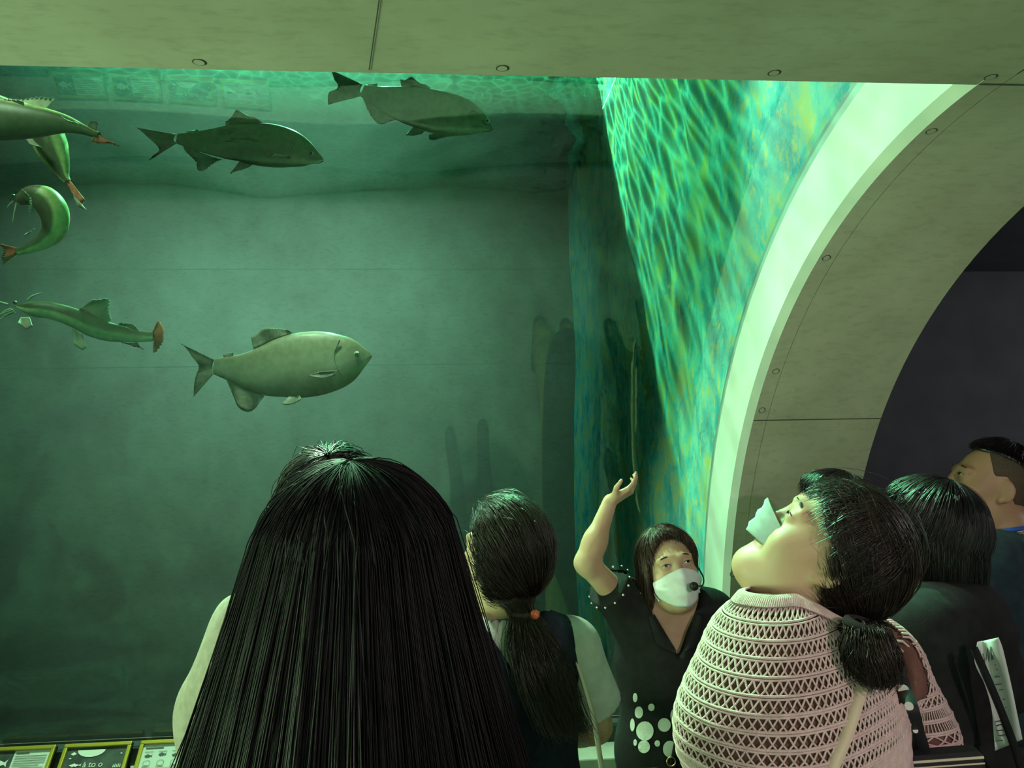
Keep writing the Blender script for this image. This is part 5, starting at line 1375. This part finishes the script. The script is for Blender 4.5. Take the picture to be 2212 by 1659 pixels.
# ---- visitor with a fringe, behind
def build_fringe():
    P = Person('person', 'dark-fringed person mostly hidden behind the crochet sweater wearer', 1782, 1014, 2.36, 25, head=(14, 42, 0), wide=.9, hs=1.08)
    for sd, sx in (('l', -1), ('r', 1)): P.J['elbow_' + sd] = np.array((sx * .165, .0, 1.06)) * P.k; P.J['wrist_' + sd] = np.array((sx * .13, .12, .90)) * P.k
    F = P.grid(.007); P.torso(F); P.legs(F); P.neckp(F); P.headp(F)
    for sd in 'lr': P.arm(F, sd); P.hand(F, sd, (0, .6, -.8), (1 if sd == 'l' else -1, 0, 0))
    P.body(F, M_skin); eyes(P)
    shirt(P, fabric('grey_green_cotton', (.10, .13, .11), (.14, .17, .15)), 't_shirt', sleeve=.4, loose=.01); trousers(P, M_jeans)
    def s1(th): return np.interp(np.abs(((th + math.pi) % (2 * math.pi)) - math.pi), [0, .6, 1.0, 1.3, 3.15], [1.12, 1.12, 1.3, 1.75, 1.8])
    def fall(E, th, t):
        a = np.abs(((th + math.pi) % (2 * math.pi)) - math.pi); Lf = np.interp(a, [0, .8, 1.1, 1.5, 3.2], [.03, .035, .10, .13, .12]); o = np.zeros((len(E), len(t), 3)); o[..., 2] = -Lf[:, None] * t[None]; return o
    hair(P, 'bob_hair', M_hair_black, (0, -.1, 1), (0, 1, 0), (-math.pi, math.pi), s1, 2400, radii=(.094, .113, .114), fall=fall, m1=10, m2=6, r0=.0008, jit=.005, wander=.003, flyaway=.012, thick=.012)

# ---- visitor in the black T-shirt holding a sheet
def build_black_tee():
    P = Person('person', 'person with a black bob in a black T-shirt carrying a printed sheet', 1985, 1030, 1.92, 36, head=(16, 24, 0), wide=.95, hs=1.09)
    F = P.grid(.007); P.torso(F); P.legs(F); P.neckp(F); P.headp(F)
    P.J['elbow_r'] = np.array((.19, -.02, 1.08)) * P.k; P.J['wrist_r'] = np.array((.18, .12, .98)) * P.k; P.J['elbow_l'] = P.J['elbow_r'] * (-1, 1, 1)
    for sd in 'lr': P.arm(F, sd); P.hand(F, sd, (0, .8, -.3), (1 if sd == 'l' else -1, 0, 0))
    P.body(F, M_skin); eyes(P)
    shirt(P, M_black_knit, 'black_t_shirt', g=.018, sleeve=.5, loose=.025, amp=.006, neck_r=.078, armr=(.075, .082, .06, .05), hem=.78); trousers(P, M_jeans)
    lanyard(P, r=(.064, .068), dz=.0, tilt=.25, wdt=.013)
    def s1(th): return np.interp(np.abs(((th + math.pi) % (2 * math.pi)) - math.pi), [0, .6, 1.0, 1.3, 3.15], [1.15, 1.15, 1.35, 1.75, 1.85])
    def fall(E, th, t):
        a = np.abs(((th + math.pi) % (2 * math.pi)) - math.pi); Lf = np.interp(a, [0, .8, 1.1, 1.5, 3.2], [.03, .035, .10, .125, .12]); o = np.zeros((len(E), len(t), 3)); rel = E - P.HC
        o[..., 2] = -Lf[:, None] * t[None]; o[..., 0] = rel[:, 0:1] * (-.22 * t ** 2)[None]; o[..., 1] = rel[:, 1:2] * (-.22 * t ** 2)[None]; return o
    hair(P, 'bob_hair', M_hair_black, (0, -.1, 1), (0, 1, 0), (-math.pi, math.pi), s1, 3400, radii=(.097, .118, .117), fall=fall, m1=11, m2=8, r0=.0008, jit=.004, wander=.003, flyaway=.008, thick=.012, mass_th=90)
    return P

# ---- man at the right edge
def build_man():
    P = Person('person', 'man with cropped black hair and a gold neck chain at the right edge', 2130, 952, 2.36, 34, head=(16, 42, 0), wide=1.1, hs=1.08, hair_t=.012)
    F = P.grid(.0045, fine=.0042, xw=.38); P.torso(F); P.legs(F); P.neckp(F, r=(.064, .060)); P.headp(F, jaw=1.12, cheek=1.08, nose=1.15)
    for sd in 'lr': P.arm(F, sd); P.hand(F, sd, (0, .3, -1), (1 if sd == 'l' else -1, 0, 0))
    P.body(F, M_skin_tan); eyes(P, look=(0, .002), lid=.9)
    sh, SF = shirt(P, M_dark_teal, 'dark_sweatshirt', g=.018, sleeve=.95, loose=.015, amp=.006, neck_r=.082, armr=(.075, .07, .062, .05), box=((-.42, .42), (-.28, .30)))
    trousers(P, M_jeans)
    lanyard(P, r=(.074, .078), dz=.02, tilt=.2, wdt=.014)
    # hood rolled round the neck
    a = np.linspace(-2.6, 2.6, 30); c = P.J['neck'] + (0, .0, .015)
    pts = np.stack([c[0] + .100 * np.sin(a), c[1] - .105 * np.cos(a), c[2] - .02 + .02 * np.cos(a)], 1)
    P.add('hood', *tube_arrays(pts, .026 + .012 * np.cos(a / 2.6 * 1.5), 10), M_dark_teal)
    a = np.linspace(0, 6.283, 60); pts = np.stack([c[0] + .082 * np.sin(a), c[1] + .01 - .085 * np.cos(a), c[2] + .022 + .028 * np.cos(a)], 1)
    P.add('neck_chain', *tube_arrays(pts, .0016, 6), M_gold, label='thin gold chain')
    # cropped hair: top longer, sides shaved
    def s1(th): return np.interp(np.abs(((th + math.pi) % (2 * math.pi)) - math.pi), [0, .5, 1.0, 1.6, 2.4, 3.15], [1.05, 1.05, .98, .98, 1.2, 1.45])
    hair(P, 'cropped_hair', M_hair_black, (0, -.25, 1), (0, 1, 0), (-math.pi, math.pi), s1, 2600, radii=(.084, .104, .110), m1=6, r0=.0009, jit=.004, wander=.003, thick=.012, endjit=.1, offs=(.0, .010))
    def s2(th): return np.interp(np.abs(((th + math.pi) % (2 * math.pi)) - math.pi), [0, .7, .95, 1.2, 1.5, 1.9, 2.4, 3.15], [.98, .98, 1.25, 1.6, 1.45, 1.9, 2.2, 2.25])
    tg = np.linspace(-math.pi, math.pi, 90); G = P.hd(cap_path((0, -.25, 1), (0, 1, 0), (.0785, .0985, .1005), SK, tg, .7, s2(tg), 16))
    V, Q = mass_mesh(G, .004, np.broadcast_to(P.HC, G.shape)); P.add('shaved_hair', V, Q, noise_mat('shaved_hair', (.06, .045, .03), (.10, .075, .05), 300, .8, .3, 600), label='short shaved sides')
    return P

# ------------------------------------------------------------------ framed labels on the sill
M_frame_gold = plain('frame_brass', (.50, .42, .06), .35, .6)
M_board_dark = noise_mat('label_dark_print', (.035, .05, .045), (.07, .09, .08), 20, .35)
M_board_white = plain('label_white_print', (.52, .60, .54), .5)
M_ink = plain('label_ink', (.05, .07, .06), .6)
M_inkw = plain('label_white_ink', (.60, .66, .60), .6)
def text_mesh(body, size, mat, parent, Mx, name='lettering'):
    cu = bpy.data.curves.new(name, 'FONT'); cu.body = body; cu.size = size; cu.align_x = 'CENTER'; cu.align_y = 'CENTER'; cu.extrude = .0004
    o0 = bpy.data.objects.new(name, cu); COL.objects.link(o0); bpy.context.view_layer.update(); me = bpy.data.meshes.new_from_object(o0.evaluated_get(bpy.context.evaluated_depsgraph_get())); bpy.data.objects.remove(o0); me.materials.clear()
    o = link(name, me, mat, parent); o.matrix_local = Mx; return o
FISH_SIL = [(-.5, .02), (-.38, .12), (-.22, .2), (-.05, .34), (0, .2), (.18, .14), (.32, .06), (.5, .24), (.44, .0), (.5, -.22), (.32, -.06), (.16, -.12), (.08, -.30), (0, -.15), (-.12, -.18), (-.2, -.34), (-.26, -.16), (-.4, -.1)]
def label_panel(x0, kind, label):
    W_, H_ = .246, .118; root = empty('label_frame', (x0, 3.085, ZSILL)); tag(root, label, 'label', 'framed fish labels on the sill')
    a = rad(48); U = np.array((1, 0, 0)); Vv = np.array((0, math.cos(a), math.sin(a))); Nn = np.array((0, -math.sin(a), math.cos(a)))
    Rm = np.stack([U, Vv, Nn], 1)
    def bx(name, lo, hi, mat, parent=root, bev=0): return MB().box(lo, hi, Rm, (0, 0, .004)).build(name, mat, parent, bevel=bev)
    bx('backing', (0, 0, .0), (W_, H_, .012), M_frame)
    t = .014
    for nm, lo, hi in (('frame_bar', (0, 0, 0), (W_, t, .024)), ('frame_bar', (0, H_ - t, 0), (W_, H_, .024)), ('frame_bar', (0, t, 0), (t, H_ - t, .024)), ('frame_bar', (W_ - t, t, 0), (W_, H_ - t, .024))): bx(nm, lo, hi, M_frame_gold, bev=.003)
    # wedge stand under the frame
    MB().poly([(0.01, 0.004, 0), (W_ - .01, .004, 0), (W_ - .01, H_ * math.cos(a) - .004, 0), (.01, H_ * math.cos(a) - .004, 0)]).poly([(0.01, H_ * math.cos(a) - .004, 0), (W_ - .01, H_ * math.cos(a) - .004, 0), (W_ - .01, H_ * math.cos(a) - .004, H_ * math.sin(a)), (.01, H_ * math.cos(a) - .004, H_ * math.sin(a))]).build('stand', M_frame, root)
    def P3(u, v, h): return Rm @ np.array((u, v, h)) + (0, 0, .004)
    def poly(name, pts, mat, h, parent): return MB().poly([P3(u, v, h) for u, v in pts]).build(name, mat, parent)
    in0, in1, v0, v1 = t, W_ - t, t, H_ - t
    def lines_(u0, u1, vs, parent, hgt=.0022):
        for i, v in enumerate(vs):
            e = u1 - (.0 if i % 3 else .02) * (u1 - u0) * 8 * (i % 2); poly('text_line', [(u0, v), (e, v), (e, v + hgt), (u0, v + hgt)], M_ink, .0155, parent)
    if kind in ('A', 'B'):
        um = in0 + (in1 - in0) * .40
        b = poly('photo_print', [(in0, v0), (um, v0), (um, v1), (in0, v1)], M_board_dark, .0130, root); w_ = poly('text_print', [(um, v0), (in1, v0), (in1, v1), (um, v1)], M_board_white, .0130, root)
        c = ((in0 + um) / 2, (v0 + v1) / 2); s_ = .062
        poly('fish_silhouette', [(c[0] + x * s_, c[1] + y * s_) for x, y in FISH_SIL], M_inkw, .0150, b)
        lines_(um + .008, in1 - .01, np.linspace(v0 + .008, v1 - .022, 8), w_); poly('heading', [(um + .008, v1 - .012), (um + .055, v1 - .012), (um + .055, v1 - .008), (um + .008, v1 - .008)], M_ink, .0155, w_)
    elif kind == 'C':
        b = poly('photo_print', [(in0, v0), (in1, v0), (in1, v1), (in0, v1)], M_board_dark, .0130, root)
        Mx = Matrix((( *Rm[0], 0), (*Rm[1], 0), (*Rm[2], 0), (0, 0, 0, 1))); Mx.translation = Vector(P3(W_ * .5, H_ * .34, .0150))
        text_mesh('à to o', .030, M_inkw, b, Mx)
        poly('fish_silhouette', [(W_ * .24 + x * .045, H_ * .34 + y * .022) for x, y in FISH_SIL], M_inkw, .0150, b)
        poly('boat_shape', [(W_ * .42 + .05 * math.cos(a_), H_ * .80 + .026 * math.sin(a_)) for a_ in np.linspace(math.pi, 2 * math.pi, 14)], M_inkw, .0150, b)
        for k_ in range(10):
            u, v = rng.uniform(in0 + .01, in1 - .02), rng.uniform(H_ * .5, v1 - .012); s1_ = rng.uniform(.004, .012)
            if abs(u - W_ * .42) > .055: poly('leaf_shape', [(u, v), (u + s1_, v + s1_ * .6), (u + 2 * s1_, v), (u + s1_, v - s1_ * .5)], M_inkw, .0150, b)
        for k_ in range(5): u = W_ * .80 + k_ * .006; poly('leaf_shape', [(u, H_ * .22), (u + .004, H_ * .22), (u + .003, H_ * .22 + .012 + .004 * (k_ % 2)), (u + .001, H_ * .22 + .010)], M_inkw, .0150, b)
    else:
        w_ = poly('text_print', [(in0, v0), (in1, v0), (in1, v1), (in0, v1)], M_board_white, .0130, root)
        poly('heading', [(in0 + .01, v1 - .016), (in0 + .075, v1 - .016), (in0 + .075, v1 - .012), (in0 + .01, v1 - .012)], M_ink, .0155, w_)
        for k_ in range(4):
            u = in0 + .026 + k_ * .050
            poly('fish_silhouette', [(u + x * .030, H_ * .52 + .004 * (k_ % 2) + y * .022) for x, y in FISH_SIL], M_ink, .0155, w_)
            ring = [(u + .013 * math.cos(q), H_ * .30 + .010 * math.sin(q)) for q in np.linspace(0, 6.283, 18)]
            V_, F_ = tube_arrays(np.array([P3(*r_, .0152) for r_ in ring]), .0005, 4); link('range_map', mesh_np('range_map', V_, F_), M_ink, w_)
            lines_(u - .016, u + .016, [H_ * .64], w_, .0016); lines_(u - .014, u + .014, [H_ * .16, H_ * .20], w_, .0014)

def xpix(px, y, z):
    """x on the line (y,z) seen at image column px"""
    best = None
    for x in np.linspace(-4, 2, 6001):
        v = np.array((x, y, z)) - CAM; c = 1106 + FPX * (v @ RIGHT) / (v @ fw)
        if best is None or abs(c - px) < best[0]: best = (abs(c - px), x)
    return best[1]

def build_small():
    xs = xpix(122, 3.09, ZSILL + .01)
    for i, (kd, lb) in enumerate((('A', 'framed fish label at the left frame edge, mostly cut off'), ('B', 'brass framed label with a white fish silhouette beside a text panel'), ('C', 'brass framed dark picture label with white lettering'), ('D', 'brass framed white label with rows of small fish drawings'))):
        label_panel(xs + (i - 2) * .278, kd, lb)
    # printed sheet carried by the person in the black T-shirt
    M_paper = noise_mat('paper_white', (.52, .54, .52), (.60, .62, .60), 20, .8)
    d = 1.62
    org = at(2150, 1500, d)
    root = empty('printed_sheet', org); tag(root, 'folded white printed sheet hanging at the right beside the black T-shirt', 'paper')
    edgeL = [(2112, 1387), (2106, 1430), (2128, 1480), (2142, 1530), (2146, 1575), (2150, 1622)]; edgeR = [(2157, 1377), (2166, 1400), (2178, 1450), (2189, 1500), (2199, 1550), (2209, 1597)]
    L_ = catmull(edgeL, 24); R_ = catmull(edgeR, 24); V = []
    for i in range(24):
        for j in range(9):
            u = j / 8; q = L_[i] * (1 - u) + R_[i] * u; V.append(at(q[0], q[1], d + .012 * math.sin(u * 5) - .02 * u) - org)
    idx = np.arange(24 * 9).reshape(24, 9); F = np.stack([idx[:-1, :-1], idx[1:, :-1], idx[1:, 1:], idx[:-1, 1:]], -1).reshape(-1, 4)
    sh = link('sheet', mesh_np('sheet', np.array(V), F), M_paper, root, True); sh.modifiers.new('t', 'SOLIDIFY').thickness = .0006
    def stroke(pts, r, name='print_line'):
        P_ = np.array([at(px, py, d - .012) - org for px, py in pts]); V_, F_ = tube_arrays(P_, r, 4); link(name, mesh_np(name, V_, F_), M_ink, sh)
    for y0, x0, x1 in ((1423, 2148, 2160), (1435, 2150, 2160), (1446, 2153, 2164), (1462, 2148, 2168), (1478, 2150, 2172), (1490, 2158, 2174), (1510, 2166, 2178), (1528, 2172, 2180), (1558, 2150, 2166), (1566, 2152, 2172), (1578, 2152, 2170), (1588, 2156, 2182), (1600, 2152, 2166)): stroke([(x0, y0 + 1), ((x0 + x1) / 2, y0 - .5), (x1, y0 - 1)], .0010)
    stroke([(2130, 1425), (2133, 1400), (2136, 1428), (2140, 1396), (2143, 1425), (2146, 1405), (2147, 1424)], .0011, 'scribble'); stroke([(2124, 1412), (2130, 1450), (2140, 1490)], .0010, 'scribble')
    # thin dark strap crossing the sheet
    P_ = catmull([at(2104, 1400, d - .02), at(2135, 1470, d - .03), at(2168, 1550, d - .03), at(2200, 1640, d - .02), at(2220, 1720, d)], 24)
    TEE.add('bag_strap', *tube_arrays(P_, .008, 8), M_black_knit, local=False, label='thin black bag strap')
    # lit notice board in the hall beyond the man
    c = at(2262, 1140, 3.2); m, nt, b = new_mat('backlit_notice'); b.inputs['Base Color'].default_value = (.6, .68, .8, 1); b.inputs['Emission Color'].default_value = (.55, .68, .95, 1); b.inputs['Emission Strength'].default_value = .45
    root = empty('notice_board', (c[0], c[1], 0)); tag(root, 'pale blue lit notice board behind the man at the right edge', 'sign')
    MB().box((-.14, -.015, 1.05), (.30, .015, 1.62)).build('board', m, root, bevel=.004); MB().box((-.16, .016, 0), (-.12, .04, 1.66)).build('post', M_frame, root); MB().box((.26, .016, 0), (.30, .04, 1.66)).build('post', M_frame, root); MB().box((-.2, -.15, 0), (.34, .15, .02)).build('base', M_frame, root)
    MB().box((-.155, -.018, 1.03), (-.14, .016, 1.64)).build('edge_strip', M_sill, root)
build_longhair(); build_cream(); build_ponytail(); GUIDE = build_guide(); build_crochet(); build_fringe(); TEE = build_black_tee(); build_man()
build_fish()
build_small()
